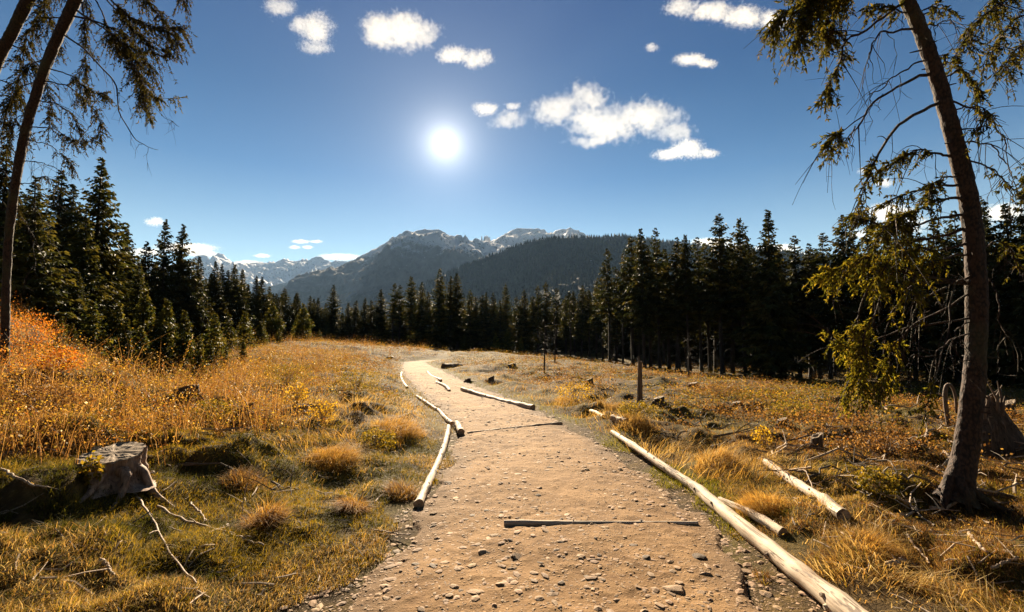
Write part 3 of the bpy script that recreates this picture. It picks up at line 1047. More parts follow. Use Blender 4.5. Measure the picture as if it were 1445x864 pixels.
def hangers(mb, pts, n, L, rg, t0=.2, t1=1.0):
    """dead hanging twigs under a limb"""
    P = smooth_path(pts, 30)
    for i in range(n):
        p = P[int((t0 + (t1 - t0) * rg.uniform()) * 29)]
        l = L * rg.uniform(.4, 1.3)
        k = 6
        u = np.linspace(0, 1, k)[:, None]
        sw = rg.normal(0, .22, 3) * np.array([1, 1, .2])
        tw = p + sw * l * np.sin(u * 2.0) + np.array([0, 0, -1.0]) * u ** 1.15 * l + rg.normal(0, .008, (k, 3))
        tube(mb, tw, np.linspace(.0045, .0018, k), 3, cap=False)
        for q in range(int(rg.integers(1, 4))):
            a = tw[int(rg.integers(2, k))]
            e = a + rg.normal(0, .09, 3) + np.array([0, 0, -.12])
            tube(mb, [a, (a + e) / 2 + rg.normal(0, .01, 3), e], [.0024, .002, .0012], 3, cap=False)


def near_tree(name, label, trunk, branches, seed, flare=None, group=None, palette=PAL_NEAR, kk=18, slim=1.0, lush=1.0):
    rg = np.random.default_rng(seed)
    TP = np.array([at(a, b, D) for (a, b, w_, D) in trunk])
    rad = np.array([w_ * .5 * slim / px_scale_r(p) for (a, b, w_, D), p in zip(trunk, TP)])
    base = TP[0].copy()
    root = empty(name, base)
    P = smooth_path(TP, 60)
    tt = np.linspace(0, 1, 60)
    rr = np.interp(tt, np.linspace(0, 1, len(rad)), rad)
    base_i = 0
    mb = MB()
    th = np.linspace(0, 2 * np.pi, kk * 2, endpoint=False)
    PP = smooth_path(TP, 300)
    R3 = np.interp(np.linspace(0, 1, 300), tt, rr)
    KK = 72
    sarc = np.concatenate([[0], np.cumsum(np.linalg.norm(np.diff(PP, axis=0), axis=1))])[:, None]
    thc = np.linspace(0, 2 * np.pi, KK, endpoint=False)[None]
    cx, cyy = np.cos(thc) * R3[:, None], np.sin(thc) * R3[:, None]
    rel = .0075 * fbm(sarc / .05 + cx * 11, sarc * 2 + cyy / .05, seed + 3, 3) + .006 * np.maximum(ridged(sarc / .07 + cyy * 9, cx / .035 + sarc * 1.5, seed + 4, 3) - .4, 0) + .02 * R3[:, None] / .15 * fbm(sarc / .6, thc * 1.2 + 0 * sarc, seed + 5, 2)
    tube(mb, PP, R3, KK, relief=rel)
    for q in range(46):
        j = int(rg.integers(20, 290))
        a = rg.uniform(0, 6.28)
        d = np.array([math.cos(a), math.sin(a), rg.uniform(-.3, .3)])
        L = R3[j] + rg.uniform(.01, .10)
        tube(mb, [PP[j] + d * R3[j] * .7, PP[j] + d * L], [.011, .005], 5)
    if flare:
        for az, L, r0 in flare:
            d = np.array([math.cos(az), math.sin(az), 0])
            e = base + d * L
            q = [base + d * rr[2] * .45 + [0, 0, .24], base + d * (rr[0] * .85) + [0, 0, .10], base + d * (L * .65)]
            q[2][2] = float(H(q[2][0], q[2][1])) + r0 * .35
            e[2] = float(H(e[0], e[1])) - r0 * .4
            tube(mb, smooth_path(q + [e], 12), np.linspace(r0 * 1.1, r0 * .3, 12), 9, rough=.25, seed=seed + int(L * 100))
    mb.build('trunk', M['bark'], root, smooth=True, origin=base).location = (0, 0, 0)
    for bi, br in enumerate(branches):
        pts2, r0, fol, dead = br[:4]
        dz = br[4] if len(br) > 4 else rg.uniform(-.5, .5)
        pal = br[5] if len(br) > 5 else palette
        # start on the trunk axis at the nearest row
        k = int(np.argmin([abs(p_[2] - at(pts2[0][0], pts2[0][1], P[30][1])[2]) for p_ in P]))
        D0 = P[k][1]
        n = len(pts2)
        pts = [P[k] * .6 + .4 * at(pts2[0][0], pts2[0][1], D0)] if br[6:] == () else [at(pts2[0][0], pts2[0][1], D0)]
        for i, (a, b) in enumerate(pts2[1:], 1):
            pts.append(at(a, b, D0 + dz * i / (n - 1)))
        S = smooth_path(pts, 26)
        S = S + (fbm(np.arange(26)[:, None] * .35 + bi * 7.7, np.array([[0., 5., 9.]]) + seed, seed + bi, 3)) * .035
        S[0] = pts[0]
        bm = MB()
        tube(bm, S, np.linspace(r0, max(.0035, r0 * .22), 26), 6, cap=False, rough=.15, seed=bi)
        # side boughs of the limb
        for q in range(int(rg.integers(2, 5))):
            j = int(rg.integers(7, 22))
            tg = S[j + 2] - S[j]
            tg /= np.linalg.norm(tg)
            L = rg.uniform(.25, .6)
            dd = tg * .7 + rg.normal(0, .45, 3)
            u = np.linspace(0, 1, 7)[:, None]
            tw = S[j] + dd * u * L + np.array([0, 0, -1.0]) * u ** 1.7 * L * rg.uniform(.3, .9)
            tube(bm, tw, np.linspace(r0 * .4, .002, 7), 4, cap=False)
        if dead:
            hangers(bm, S, dead[0], dead[1], rg)
        lf = MB()
        if fol:
            for (t0, t1, per_m, tl) in (fol if isinstance(fol, list) else [fol]):
                foliage(bm, lf, S, t0, t1, per_m * lush, tl, pal, rg)
        o = bm.build('branch', M['bark'], root, origin=base)
        o.location = (0, 0, 0)
        if lf.n:
            f = lf.build('needles', M['near_needles'], o, origin=base)
            f.location = (0, 0, 0)
    tag(root, label, 'tree', group)
    return root


DT = 5.35
g = ground_at(1352, 697)
DT = float(g[1])
rt = [(1348, 707, 92, DT), (1351, 694, 68, DT), (1357, 664, 52, DT), (1364, 625, 45, DT), (1371, 570, 42, DT), (1377, 500, 41, DT), (1379, 425, 40, DT), (1374, 340, 38, DT), (1365, 275, 36, DT), (1347, 200, 34, DT), (1325, 120, 31, DT), (1301, 50, 29, DT), (1279, 0, 27, DT), (1245, -80, 24, DT),
      (1190, -220, 20, DT), (1120, -420, 14, DT + .1), (1050, -640, 5, DT + .2)]
F = lambda a, b, per=26, tl=.22: (a, b, per, tl)
rb = [
    ([(1316, 107), (1292, 111), (1255, 128), (1228, 151), (1208, 181), (1190, 200), (1172, 218)], .017, F(.80, 1, 34, .17), (5, .35), .25),
    ([(1206, 178), (1196, 196), (1180, 188), (1168, 205)], .007, F(.35, 1, 70, .16), (2, .2), .05, PAL_NEAR, 1),
    ([(1326, 149), (1295, 159), (1265, 181), (1245, 211), (1231, 241), (1222, 265), (1214, 290)], .019, [F(.62, 1, 24, .16)], (6, .3), -.25),
    ([(1303, 84), (1268, 104), (1241, 124), (1225, 135)], .010, None, (3, .25), .2),
    ([(1290, 42), (1248, 45), (1234, 58), (1226, 80), (1225, 97)], .012, None, (6, .35), .1),
    ([(1272, 0), (1241, 28), (1215, 45), (1201, 54), (1190, 68), (1180, 95), (1168, 125), (1158, 145)], .015, [F(.55, 1, 48, .17)], (3, .2), .15),
    ([(1262, -35), (1215, -20), (1170, -10), (1130, 8), (1100, 25), (1087, 42)], .016, [F(.25, 1, 85, .27)], (3, .2), .3),
    ([(1255, -60), (1200, -40), (1150, -5), (1135, 25), (1128, 60)], .014, [F(.30, 1, 90, .26)], (2, .2), -.2),
    ([(1258, -52), (1210, -30), (1178, 0), (1165, 35), (1172, 60)], .013, [F(.30, 1, 85, .24)], (2, .2), .45),
    ([(1285, 22), (1262, 14), (1240, 8), (1222, 12)], .009, [F(.2, 1, 55, .15)], (3, .2), .1),
    ([(1350, 231), (1320, 215), (1302, 211), (1280, 216), (1262, 228), (1240, 240)], .013, [F(.30, 1, 60, .16)], (5, .3), .3),
    ([(1354, 240), (1332, 252), (1316, 262), (1308, 285)], .010, [F(.3, 1, 34, .16)], (3, .2), -.3),
    ([(1358, 268), (1335, 264), (1312, 265), (1278, 275), (1255, 284), (1238, 288), (1215, 296)], .015, [F(.45, 1, 40, .20)], (5, .3), .35),
    ([(1364, 280), (1342, 280), (1302, 290), (1272, 306), (1250, 320), (1228, 350)], .017, [F(.35, 1, 46, .24)], (7, .35), -.4),
    ([(1368, 300), (1330, 308), (1285, 318), (1240, 318), (1212, 308), (1196, 305)], .016, [F(.45, 1, 70, .22)], (6, .4), .3),
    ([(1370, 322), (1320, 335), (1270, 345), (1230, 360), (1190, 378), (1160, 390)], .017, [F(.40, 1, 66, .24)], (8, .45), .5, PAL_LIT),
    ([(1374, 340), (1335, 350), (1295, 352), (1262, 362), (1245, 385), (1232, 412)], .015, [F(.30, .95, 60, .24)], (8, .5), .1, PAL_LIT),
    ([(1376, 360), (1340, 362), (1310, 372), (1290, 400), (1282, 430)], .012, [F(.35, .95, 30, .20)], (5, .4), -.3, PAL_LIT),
    ([(1378, 389), (1335, 404), (1302, 424), (1284, 446), (1275, 470)], .013, None, (5, .35), -.2),
    ([(1378, 394), (1330, 398), (1285, 404), (1265, 431), (1254, 458), (1246, 490)], .014, None, (4, .4), .15),
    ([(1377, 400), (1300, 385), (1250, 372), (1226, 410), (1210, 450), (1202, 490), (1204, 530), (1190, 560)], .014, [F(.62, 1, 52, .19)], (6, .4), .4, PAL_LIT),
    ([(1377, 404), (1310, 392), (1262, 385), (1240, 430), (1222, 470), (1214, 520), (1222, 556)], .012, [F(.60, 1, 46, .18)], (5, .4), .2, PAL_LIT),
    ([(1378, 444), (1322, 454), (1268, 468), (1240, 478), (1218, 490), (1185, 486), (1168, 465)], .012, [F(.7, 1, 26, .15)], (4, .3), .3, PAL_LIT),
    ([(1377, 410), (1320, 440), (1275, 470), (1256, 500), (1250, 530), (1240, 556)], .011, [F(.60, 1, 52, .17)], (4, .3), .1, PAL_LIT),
    ([(1376, 452), (1355, 462), (1346, 480), (1340, 505)], .008, None, (3, .25), -.3),
    ([(1376, 470), (1345, 480), (1318, 500), (1290, 505), (1272, 518)], .009, None, (3, .3), -.1),
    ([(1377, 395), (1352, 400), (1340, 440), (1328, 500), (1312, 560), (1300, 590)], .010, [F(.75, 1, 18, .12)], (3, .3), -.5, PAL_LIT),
    ([(1374, 510), (1355, 512), (1340, 520)], .006, None, None, -.2),
    ([(1358, 149), (1386, 161), (1413, 191), (1428, 242)], .010, None, (6, .35), .2),
    ([(1364, 198), (1394, 205), (1420, 232), (1430, 262)], .009, None, (5, .3), -.2),
    ([(1368, 232), (1395, 236), (1420, 260), (1432, 290)], .009, [F(.3, .8, 14, .12)], (5, .3), .3),
    ([(1340, 110), (1355, 100), (1370, 118), (1382, 140)], .010, [F(.35, 1, 40, .15)], (3, .25), .2),
    ([(1338, 80), (1322, 76), (1345, 80), (1352, 88)], .007, [F(.4, 1, 40, .10)], None, .1),
    ([(1350, 150), (1375, 148), (1388, 160), (1384, 185)], .008, [F(.3, 1, 30, .13)], (4, .25), -.3),
    ([(1382, 387), (1399, 404), (1413, 448), (1423, 501)], .010, None, (5, .35), -.1),
    ([(1384, 350), (1408, 342), (1424, 352), (1436, 380)], .010, [F(.4, 1, 16, .14)], (4, .35), .2),
    ([(1295, 20), (1325, 8), (1345, 18)], .009, [F(.3, 1, 24, .14)], (3, .2), .2),
    ([(1305, 42), (1336, 28), (1352, 42)], .008, None, (5, .3), -.2),
    # limbs higher up, above the picture
    ([(1250, -100), (1190, -110), (1140, -80)], .014, [F(.3, 1, 50, .25)], None, .4),
    ([(1230, -130), (1290, -130), (1330, -90)], .014, [F(.3, 1, 40, .25)], None, -.3),
    ([(1200, -210), (1150, -210), (1100, -160)], .012, [F(.3, 1, 45, .25)], None, .4),
    ([(1180, -250), (1240, -260), (1280, -210)], .012, [F(.3, 1, 45, .25)], None, .2),
    ([(1120, -420), (1080, -420), (1050, -370)], .010, [F(.2, 1, 60, .25)], None, .2),
    ([(1110, -440), (1160, -450), (1185, -400)], .010, [F(.2, 1, 60, .25)], None, -.2),
]
near_tree('leaning_spruce', 'tall leaning spruce with scaly brown trunk and long drooping half dead branches beside the log', rt, rb, 5, lush=1.6, slim=.80,
          flare=[(3.6, .42, .045), (4.5, .30, .04), (.1, .8, .05), (-.8, .5, .04)])

g = ground_at(9, 520)
DL = float(g[1])
lt = [(5, 535, 27, DL), (7, 490, 22, DL), (8, 430, 20, DL - .05), (12, 340, 20, DL - .15), (20, 270, 21, DL - .3), (35, 190, 22, DL - .45), (55, 120, 24, DL - .6), (76, 65, 25, DL - .7), (106, 0, 27, DL - .85), (150, -90, 26, DL - 1.0), (215, -220, 22, DL - 1.2), (300, -380, 14, DL - 1.4), (370, -520, 5, DL - 1.5)]
lb = [
    ([(100, 18), (141, 36), (174, 64), (190, 92), (201, 120), (205, 150)], .020, [F(0.35, 1, 63, 0.29)], (5, .4), -.4),
    ([(96, 25), (135, 30), (165, 45), (185, 60), (205, 85), (215, 115)], .018, [F(0.35, 1, 66, 0.29)], (5, .4), .3),
    ([(88, 48), (117, 67), (144, 97), (164, 121), (168, 158), (188, 191), (204, 205), (222, 212)], .017, None, (8, .35), -.3),
    ([(122, -20), (168, 12), (201, 32), (232, 40), (258, 36)], .018, [F(0.30000000000000004, 1, 72, 0.29)], (4, .3), -.2),
    ([(128, -40), (180, -20), (215, 10), (238, 40), (252, 62)], .018, [F(0.30000000000000004, 1, 75, 0.30)], (4, .3), .2),
    ([(124, -25), (150, 0), (175, 25), (205, 60), (230, 80), (250, 60)], .016, [F(0.35, 1, 72, 0.27)], (4, .3), .1),
    ([(112, -10), (140, 10), (160, 60), (185, 78), (195, 90)], .015, [F(0.4, 1, 82, 0.27)], (4, .35), .3),
    ([(160, 55), (190, 100), (205, 125), (225, 138), (252, 138)], .008, [F(0.35, 1, 60, 0.19)], (3, .25), .1, PAL_NEAR, 1),
    ([(185, 75), (198, 115), (202, 150), (214, 170)], .007, [F(0.4, 1, 69, 0.17)], (3, .25), .1, PAL_NEAR, 1),
    ([(190, 130), (215, 150), (235, 168), (252, 178)], .004, None, (3, .15), .1, PAL_NEAR, 1),
    ([(66, 98), (101, 108), (125, 128), (150, 138)], .013, [F(0.35, 1, 66, 0.22)], (5, .4), -.3),
    ([(58, 118), (92, 120), (118, 140), (140, 170), (142, 195)], .013, [F(0.4, 1, 66, 0.22)], (6, .4), .2),
    ([(52, 142), (85, 148), (107, 171), (118, 195)], .012, [F(0.4, 1, 45, 0.20)], (6, .4), .3),
    ([(44, 172), (75, 182), (97, 197), (120, 200), (138, 194)], .011, [F(0.45000000000000007, 1, 57, 0.18)], (5, .35), -.2),
    ([(36, 196), (67, 205), (90, 222), (108, 238)], .010, [F(0.5, 1, 30, 0.16)], (6, .4), -.4),
    ([(30, 222), (60, 230), (90, 245)], .010, None, (5, .4), .2),
    ([(24, 250), (48, 258), (66, 250), (90, 270)], .009, [F(0.5, 1, 24, 0.16)], (6, .45), -.3),
    ([(16, 300), (36, 312), (46, 350), (52, 395)], .008, None, (4, .5), -.3),
    ([(20, 275), (45, 285), (60, 320), (72, 345)], .007, None, (5, .5), .3),
    ([(90, 35), (62, 28), (40, 50), (25, 85)], .014, [F(0.24999999999999997, 1, 69, 0.27)], (5, .35), .4),
    ([(70, 82), (45, 90), (25, 115), (12, 150)], .013, [F(0.24999999999999997, 1, 69, 0.27)], (5, .35), .5),
    ([(56, 116), (30, 125), (12, 150), (2, 185)], .012, [F(0.24999999999999997, 1, 60, 0.25)], (5, .35), .6),
    ([(46, 160), (26, 165), (14, 190), (4, 225)], .010, [F(0.30000000000000004, 1, 54, 0.22)], (4, .35), .5),
    ([(98, 10), (80, -10), (62, 5), (50, 30)], .013, [F(0.2, 1, 69, 0.25)], (4, .3), .5),
    ([(104, -5), (118, 30), (122, 70), (118, 110)], .012, [F(0.30000000000000004, 1, 60, 0.22)], (6, .4), .6),
    ([(140, -70), (190, -70), (240, -40), (262, 5)], .016, [F(0.4, 1, 63, 0.28)], None, .1),
    ([(150, -90), (110, -110), (70, -80)], .014, [F(0.2, 1, 67, 0.28)], None, .3),
    ([(215, -220), (270, -215), (310, -170)], .013, [F(0.2, 1, 67, 0.28)], None, -.2),
    ([(210, -210), (160, -220), (120, -180)], .013, [F(0.2, 1, 67, 0.28)], None, .2),
    ([(290, -360), (330, -360), (350, -320)], .011, [F(0.2, 1, 82, 0.28)], None, .1),
    ([(290, -360), (250, -370), (225, -330)], .011, [F(0.2, 1, 82, 0.28)], None, .1),
]
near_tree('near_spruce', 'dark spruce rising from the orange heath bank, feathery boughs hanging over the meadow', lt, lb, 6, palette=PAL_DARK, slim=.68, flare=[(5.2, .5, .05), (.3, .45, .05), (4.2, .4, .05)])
# a second dark trunk that crosses the corner of the view
lt2 = [(-75, 560, 30, DL + .4), (-60, 400, 26, DL + .2), (-38, 230, 25, DL), (-12, 110, 26, DL - .2), (20, 40, 27, DL - .4), (46, -12, 28, DL - .5), (85, -90, 26, DL - .7), (150, -220, 20, DL - .9), (220, -380, 8, DL - 1.1)]
z0 = float(H(at(-75, 560, DL + .4)[0], DL + .4))
lb2 = [([(10, 60), (40, 78), (62, 110), (70, 150), (66, 190)], .014, [F(.35, 1, 40, .24)], (5, .4), .3),
       ([(-8, 100), (25, 130), (38, 170), (40, 210)], .013, [F(.35, 1, 40, .24)], (5, .4), .3),
       ([(38, 5), (60, 15), (80, 40), (84, 70)], .013, [F(.3, 1, 44, .22)], (4, .3), .3),
       ([(-38, 230), (0, 240), (20, 270), (30, 310)], .010, [F(.4, 1, 26, .20)], (5, .5), .3),
       ([(60, -40), (95, -35), (120, -5), (130, 25)], .013, [F(.3, 1, 40, .22)], (4, .3), .5),
       ([(90, -100), (40, -110), (0, -60)], .013, [F(.3, 1, 40, .25)], None, .2)]
near_tree('corner_spruce', 'thick dark trunk crossing the upper corner behind the near spruce on the bank', lt2, lb2, 8, palette=PAL_DARK, slim=.72, lush=1.3)
# boughs of a spruce standing just outside the view reach in from the side
rt2 = [(1560, 640, 40, DT + 1.2), (1555, 420, 36, DT + 1.2), (1545, 200, 34, DT + 1.1), (1530, 0, 32, DT + 1.0), (1510, -200, 26, DT + .9), (1490, -400, 14, DT + .8)]
rb2 = [([(1535, 20), (1480, -10), (1430, -5), (1390, 20), (1366, 45), (1362, 75)], .018, [F(.45, 1, 42, .24)], (5, .35), -.6),
       ([(1540, 60), (1495, 30), (1450, 20), (1420, 40), (1402, 70), (1385, 95)], .016, [F(.5, 1, 40, .22)], (5, .35), -.5),
       ([(1545, 120), (1500, 80), (1465, 60), (1440, 65), (1425, 85), (1420, 100)], .016, [F(.4, 1, 44, .22)], (6, .4), -.5),
       ([(1545, 20), (1490, -30), (1440, -30), (1410, -5), (1398, 25)], .016, [F(.4, 1, 44, .24)], (4, .35), -.3),
       ([(1545, 210), (1500, 190), (1470, 210), (1450, 260)], .013, [F(.4, 1, 40, .22)], (4, .35), -.3),
       ([(1550, 300), (1510, 300), (1480, 330), (1470, 380)], .013, [F(.4, 1, 36, .22)], (4, .35), -.3)]
near_tree('reaching_spruce', 'dark needled boughs reaching in above the tall leaning trunk from one side', rt2, rb2, 9)


# ------------------------------------------------------------------ logs, timbers, stumps, snags
def log_obj(name, a, b, ra, rb_, mat, label, cat='log', group=None, seed=0, endmat='log_end', k=18, sink=.25, knots=9, rough=.16, bend=.016):
    """a log lying from a to b (points on the ground under its ends)"""
    a, b = np.asarray(a, float), np.asarray(b, float)
    a = a + [0, 0, ra * (1 - sink)]
    b = b + [0, 0, rb_ * (1 - sink)]
    mid = (a + b) / 2
    d = b - a
    L = np.linalg.norm(d)
    rg = np.random.default_rng(seed + 500)
    n = max(14, int(L / .07))
    xs = np.linspace(-L / 2, L / 2, n)
    t = (xs + L / 2) / L
    pts = np.stack([xs, L * bend * np.sin(t * 3.1 + seed) * 1.0 - L * bend * np.sin(seed), L * bend * .5 * np.sin(t * 4 + seed * 2)], -1)
    rad = ra + (rb_ - ra) * t
    for q in range(knots):
        c = rg.uniform(0, 1)
        rad = rad * (1 + rg.uniform(.05, .16) * np.exp(-((t - c) / .02) ** 2))
    mb = MB()
    tube(mb, pts, rad, k, rough=rough, seed=seed, capmat=1)
    for q in range(knots):
        c = rg.uniform(.08, .92)
        i = int(c * (n - 1))
        th = rg.uniform(-.4, 3.5)
        u = np.array([rg.normal(0, .3), math.cos(th), math.sin(th)])
        tube(mb, [pts[i] + u * rad[i] * .7, pts[i] + u * rad[i] * 1.22], [rad[i] * .28, rad[i] * .18], 7, rough=.2, seed=q)
    o = mb.build(name, [M[mat], M[endmat]], smooth=True)
    o.location = mid
    o.rotation_euler = Vector(tuple(d)).to_track_quat('X', 'Z').to_euler()
    tag(o, label, cat, group)
    return o


def gp(px, py):
    return ground_at(px, py)


G_B = 'pale log edging along the path'
_a, _b = gp(978, 690), ground_at(1180, 852)
END_LOG = _a + (_b - _a) * 1.45
END_LOG[2] = float(H(END_LOG[0], END_LOG[1]))
log_obj('border_log', gp(633, 606), gp(607, 716), .036, .046, 'log', 'short pale barked log edging the path across from the long log', group=G_B, seed=1, rough=.16)
log_obj('border_log', gp(978, 690), END_LOG, .056, .070, 'log', 'long thick debarked log running out of the picture beside the path', group=G_B, seed=2, rough=.11, sink=.22, knots=9, bend=.008)
log_obj('border_log', gp(864, 612), gp(992, 697), .040, .050, 'log', 'thinner pale pole butting against the head of the long thick log', group=G_B, seed=3, sink=.25)
log_obj('border_log', gp(652, 553), gp(746, 579), .060, .078, 'log', 'stout log with a dark sawn end lying at the middle bend of the path', group=G_B, seed=4, sink=.15)
log_obj('fallen_log', gp(1082, 656), gp(1178, 737), .043, .048, 'log', 'pale log lying alone in the dry grass between path and leaning spruce', seed=5, sink=.2)
log_obj('rotten_log', gp(1016, 708), gp(1104, 757), .030, .040, 'log', 'half buried broken log in the grass behind the long thick log', seed=6, sink=.35, rough=.3, knots=3)
log_obj('border_pole', gp(644, 603), gp(652, 614), .055, .062, 'log', 'short sawn pole end beside the dark water bar', group=G_B, seed=7, sink=.1)
log_obj('border_pole', gp(618, 580), gp(643, 602), .04, .045, 'log', 'slim pale pole edging the path just above the water bar', group=G_B, seed=8, sink=.2)
log_obj('border_pole', gp(588, 560), gp(618, 580), .04, .04, 'log', 'slim pale pole along the path bend, next one beyond the water bar', group=G_B, seed=9, sink=.2)
log_obj('border_pole', gp(567, 529), gp(569, 547), .05, .05, 'log', 'pale pole edging the far inner bend of the path', group=G_B, seed=10, sink=.1)
log_obj('border_pole', gp(603, 526), gp(615, 540), .05, .05, 'log', 'thin pale pole on the outer edge at the far bend', group=G_B, seed=11, sink=.1)
log_obj('border_pole', gp(615, 540), gp(631, 554), .05, .05, 'log', 'thin pale pole continuing the outer edge towards the stout log', group=G_B, seed=12, sink=.1)
log_obj('border_pole', gp(833, 583), gp(853, 590), .035, .04, 'log', 'small broken pole piece in the green verge beyond the water bar', seed=13, sink=.2)
log_obj('log_block', gp(864, 594), gp(884, 602), .06, .07, 'plank', 'short sawn grey block lying in the verge grass', cat='wood block', seed=14, sink=.1)
a_, b_ = gp(660, 613), gp(792, 600)
a_[2], b_[2] = .0, .01
log_obj('water_bar', a_, b_, .03, .036, 'plank', 'dark timber water bar set straight across the path', 'timber', seed=15, sink=.55, bend=.004, endmat='plank')
a_, b_ = gp(711, 747), gp(985, 741)
a_[2], b_[2] = .022, .008
log_obj('water_bar', a_, b_, .034, .018, 'log', 'half buried tan pole with rounded end lying across the near path', 'timber', seed=16, sink=.6, bend=.004, endmat='plank')


def stump(name, label, p, r, h, seed, mat='dark_stump', topmat='stump_top', roots=5, tilt=.15, group=None, k=40, root_len=1.0, root_az=None, root_r=.22, tilt_az=0.0, cat='tree stump', hollow=False, jag=1.0, butt=.75):
    rg = np.random.default_rng(seed)
    th = np.linspace(0, 2 * np.pi, k, endpoint=False)
    azs = list(root_az) if root_az is not None else list(np.arange(roots) * 2 * np.pi / roots + rg.uniform(-.4, .4, roots))
    n = 24
    u = np.linspace(0, 1, n)
    prof = np.ones((n, k)) * r
    for a in azs:
        dd = np.angle(np.exp(1j * (th - a)))
        prof += r * butt * np.exp(-(dd / .30) ** 2)[None] * np.exp(-u * 3.4)[:, None]
    prof += r * .28 * np.exp(-u * 5)[:, None]
    flut = fbm(th / .33 + seed, th * 0 + seed, seed, 3)
    prof *= 1 + .13 * (.4 + .6 * jag) * flut[None] + .06 * jag * fbm(th[None] * 3 + 0 * u[:, None], u[:, None] * 4 + 0 * th[None], seed + 1, 3)
    topz = h * (1 + tilt * np.cos(th - tilt_az) + .10 * jag * fbm(th * 2.2, th * 0, seed + 4, 4))
    zz = u[:, None] * topz[None] - .08 * (1 - u[:, None])
    V = np.stack([prof * np.cos(th)[None], prof * np.sin(th)[None], zz], -1)
    mb = MB()
    mb.add(V.reshape(-1, 3), quads=grid_faces(n, k, True))
    # cut surface: rings towards the middle, splintered
    w_ = np.array([1, .97, .86, .72, .58, .44, .30, .16, .02])
    m = len(w_)
    ctr = V[-1].mean(0)
    rim = V[-1] - ctr
    top = ctr + rim[None] * w_[:, None, None]
    dz = .05 * h * fbm(top[..., 0] / (r * .3), top[..., 1] / (r * .10), seed + 6, 3)
    if hollow:
        dz = dz - .35 * h * np.exp(-((w_[:, None] - 0) / .35) ** 2)
    dz[0] = 0
    kk_ = (w_[:, None] > .99) * 1.0
    plane = h * (1.0 + tilt * w_[:, None] * np.cos(th - tilt_az)[None])
    top[..., 2] = plane * (1 - kk_) + top[..., 2] * kk_ + dz * .8
    top[0] = V[-1]
    tp = MB()
    mb.add(top.reshape(-1, 3), quads=grid_faces(m, k, True), mat=1)
    for i, a in enumerate(azs):
        L = r * root_len * rg.uniform(1.4, 2.3)
        d = np.array([math.cos(a), math.sin(a), 0])
        sd = np.array([-math.sin(a), math.cos(a), 0]) * rg.normal(0, .25)
        q = [d * r * .7 + [0, 0, h * .42], d * r * 1.25 + [0, 0, h * .20], d * (r + L * .45) + sd * L * .3, d * (r + L) + sd * L]
        for j in (2, 3):
            q[j][2] = float(H(p[0] + q[j][0], p[1] + q[j][1])) - p[2] + (r * .10 if j == 2 else -r * .03)
        tube(mb, smooth_path(q, 14), np.linspace(r * root_r * 1.5, r * root_r * .3, 14), 9, rough=.3, seed=seed + i)
    o = mb.build(name, [M[mat], M[topmat]], smooth=True)
    for pl in o.data.polygons:
        if pl.material_index == 1:
            pl.use_smooth = False
    o.location = tuple(p)
    tag(o, label, cat, group)
    return o


g = gp(158, 672)
sc = px_scale_r(g)
stump('tree_stump', 'big weathered grey stump with spreading roots and slanted flat top on the mossy bank', g, 46 / sc, 32 / px_scale(g), 3, 'stump', 'stump_top', tilt=.22, tilt_az=1.75, root_az=[-.55, -.05, -1.25], root_len=.85, root_r=.17, k=96, jag=2.4, butt=.5)
for (px, py, wpx, hpx, sd, lab) in [
        (262, 566, 58, 24, 21, 'dark rotten stump half hidden in the yellow heath leaves'), (345, 590, 40, 22, 22, 'small black root stump among orange leaves with a curved pale stick'), (1153, 636, 28, 26, 23, 'upright dark stump with splintered rim in the open ground before the wood'),
        (1104, 603, 24, 14, 24, 'low flat dark stump near the shadow edge of the wood'), (930, 572, 24, 13, 25, 'mossy stump right beside the broken snag post'), (693, 541, 13, 11, 26, 'small round stump near the stout log at the path bend'),
        (660, 540, 14, 7, 27, 'flat grey stump in grass beside the far path bend'), (722, 520, 18, 8, 28, 'low stump in the sunny middle of the clearing'), (832, 545, 16, 12, 29, 'squat dark stump before the yellow bush'),
        (978, 548, 24, 9, 30, 'wide flat stump in the streaky grass before the stand'), (1040, 575, 22, 9, 31, 'bleached low stump amid straw grass'), (1425, 590, 34, 26, 33, 'pale topped stump close to the uprooted root plate')]:
    g = gp(px, py)
    sc = px_scale(g)
    stump('small_stump', lab, g, wpx * .30 / px_scale_r(g), hpx * .8 / sc, sd, 'dark_stump', 'stump_top', roots=4, tilt=.2, root_len=.8, k=28, hollow=sd in (23, 21))


def boulder(name, label, p, r, seed, flat=.55, group=None, cat='rock', mat='stone', tone=1.0, stretch=1.0, link=True):
    bm = bmesh.new()
    bmesh.ops.create_icosphere(bm, subdivisions=3, radius=1.0)
    V = np.array([v.co[:] for v in bm.verts])
    T = np.array([[v.index for v in f.verts] for f in bm.faces])
    bm.free()
    rg = np.random.default_rng(seed)
    for i in range(14):          # split faces
        nrm = rand_unit(1, rg)[0]
        dcut = rg.uniform(.55, .85)
        s_ = V @ nrm - dcut
        V = V - np.where(s_ > 0, s_, 0)[:, None] * nrm * .92
    V = V * (1 + .10 * fbm(V[:, 0] * 2 + seed, V[:, 1] * 2 + V[:, 2] * 1.7, seed, 4))[:, None]
    V = V * np.array([1.0 * stretch, .8, flat]) * r
    mb = MB()
    mb.add(V, T, col=np.array([tone, tone, tone]))
    o = mb.build(name, M[mat], smooth=False, link=link)
    if link:
        o.location = tuple(p)
        tag(o, label, cat, group)
    return o


for (px, py, wpx, sd, lab, tone) in [(634, 520, 30, 1, 'dark lichen covered boulder beside the vanishing end of the path', .30), (648, 517, 14, 2, 'smaller dark rock touching the boulder at the path end', .3), (550, 506, 16, 4, 'dark rock in the heath before the far belt', .25), (870, 505, 18, 5, 'dark rock at the edge of the sunlit glade', .25)]:
    g = gp(px, py)
    boulder('rock', lab, g + [0, 0, .02], wpx * .5 / px_scale_r(g), sd, tone=tone)

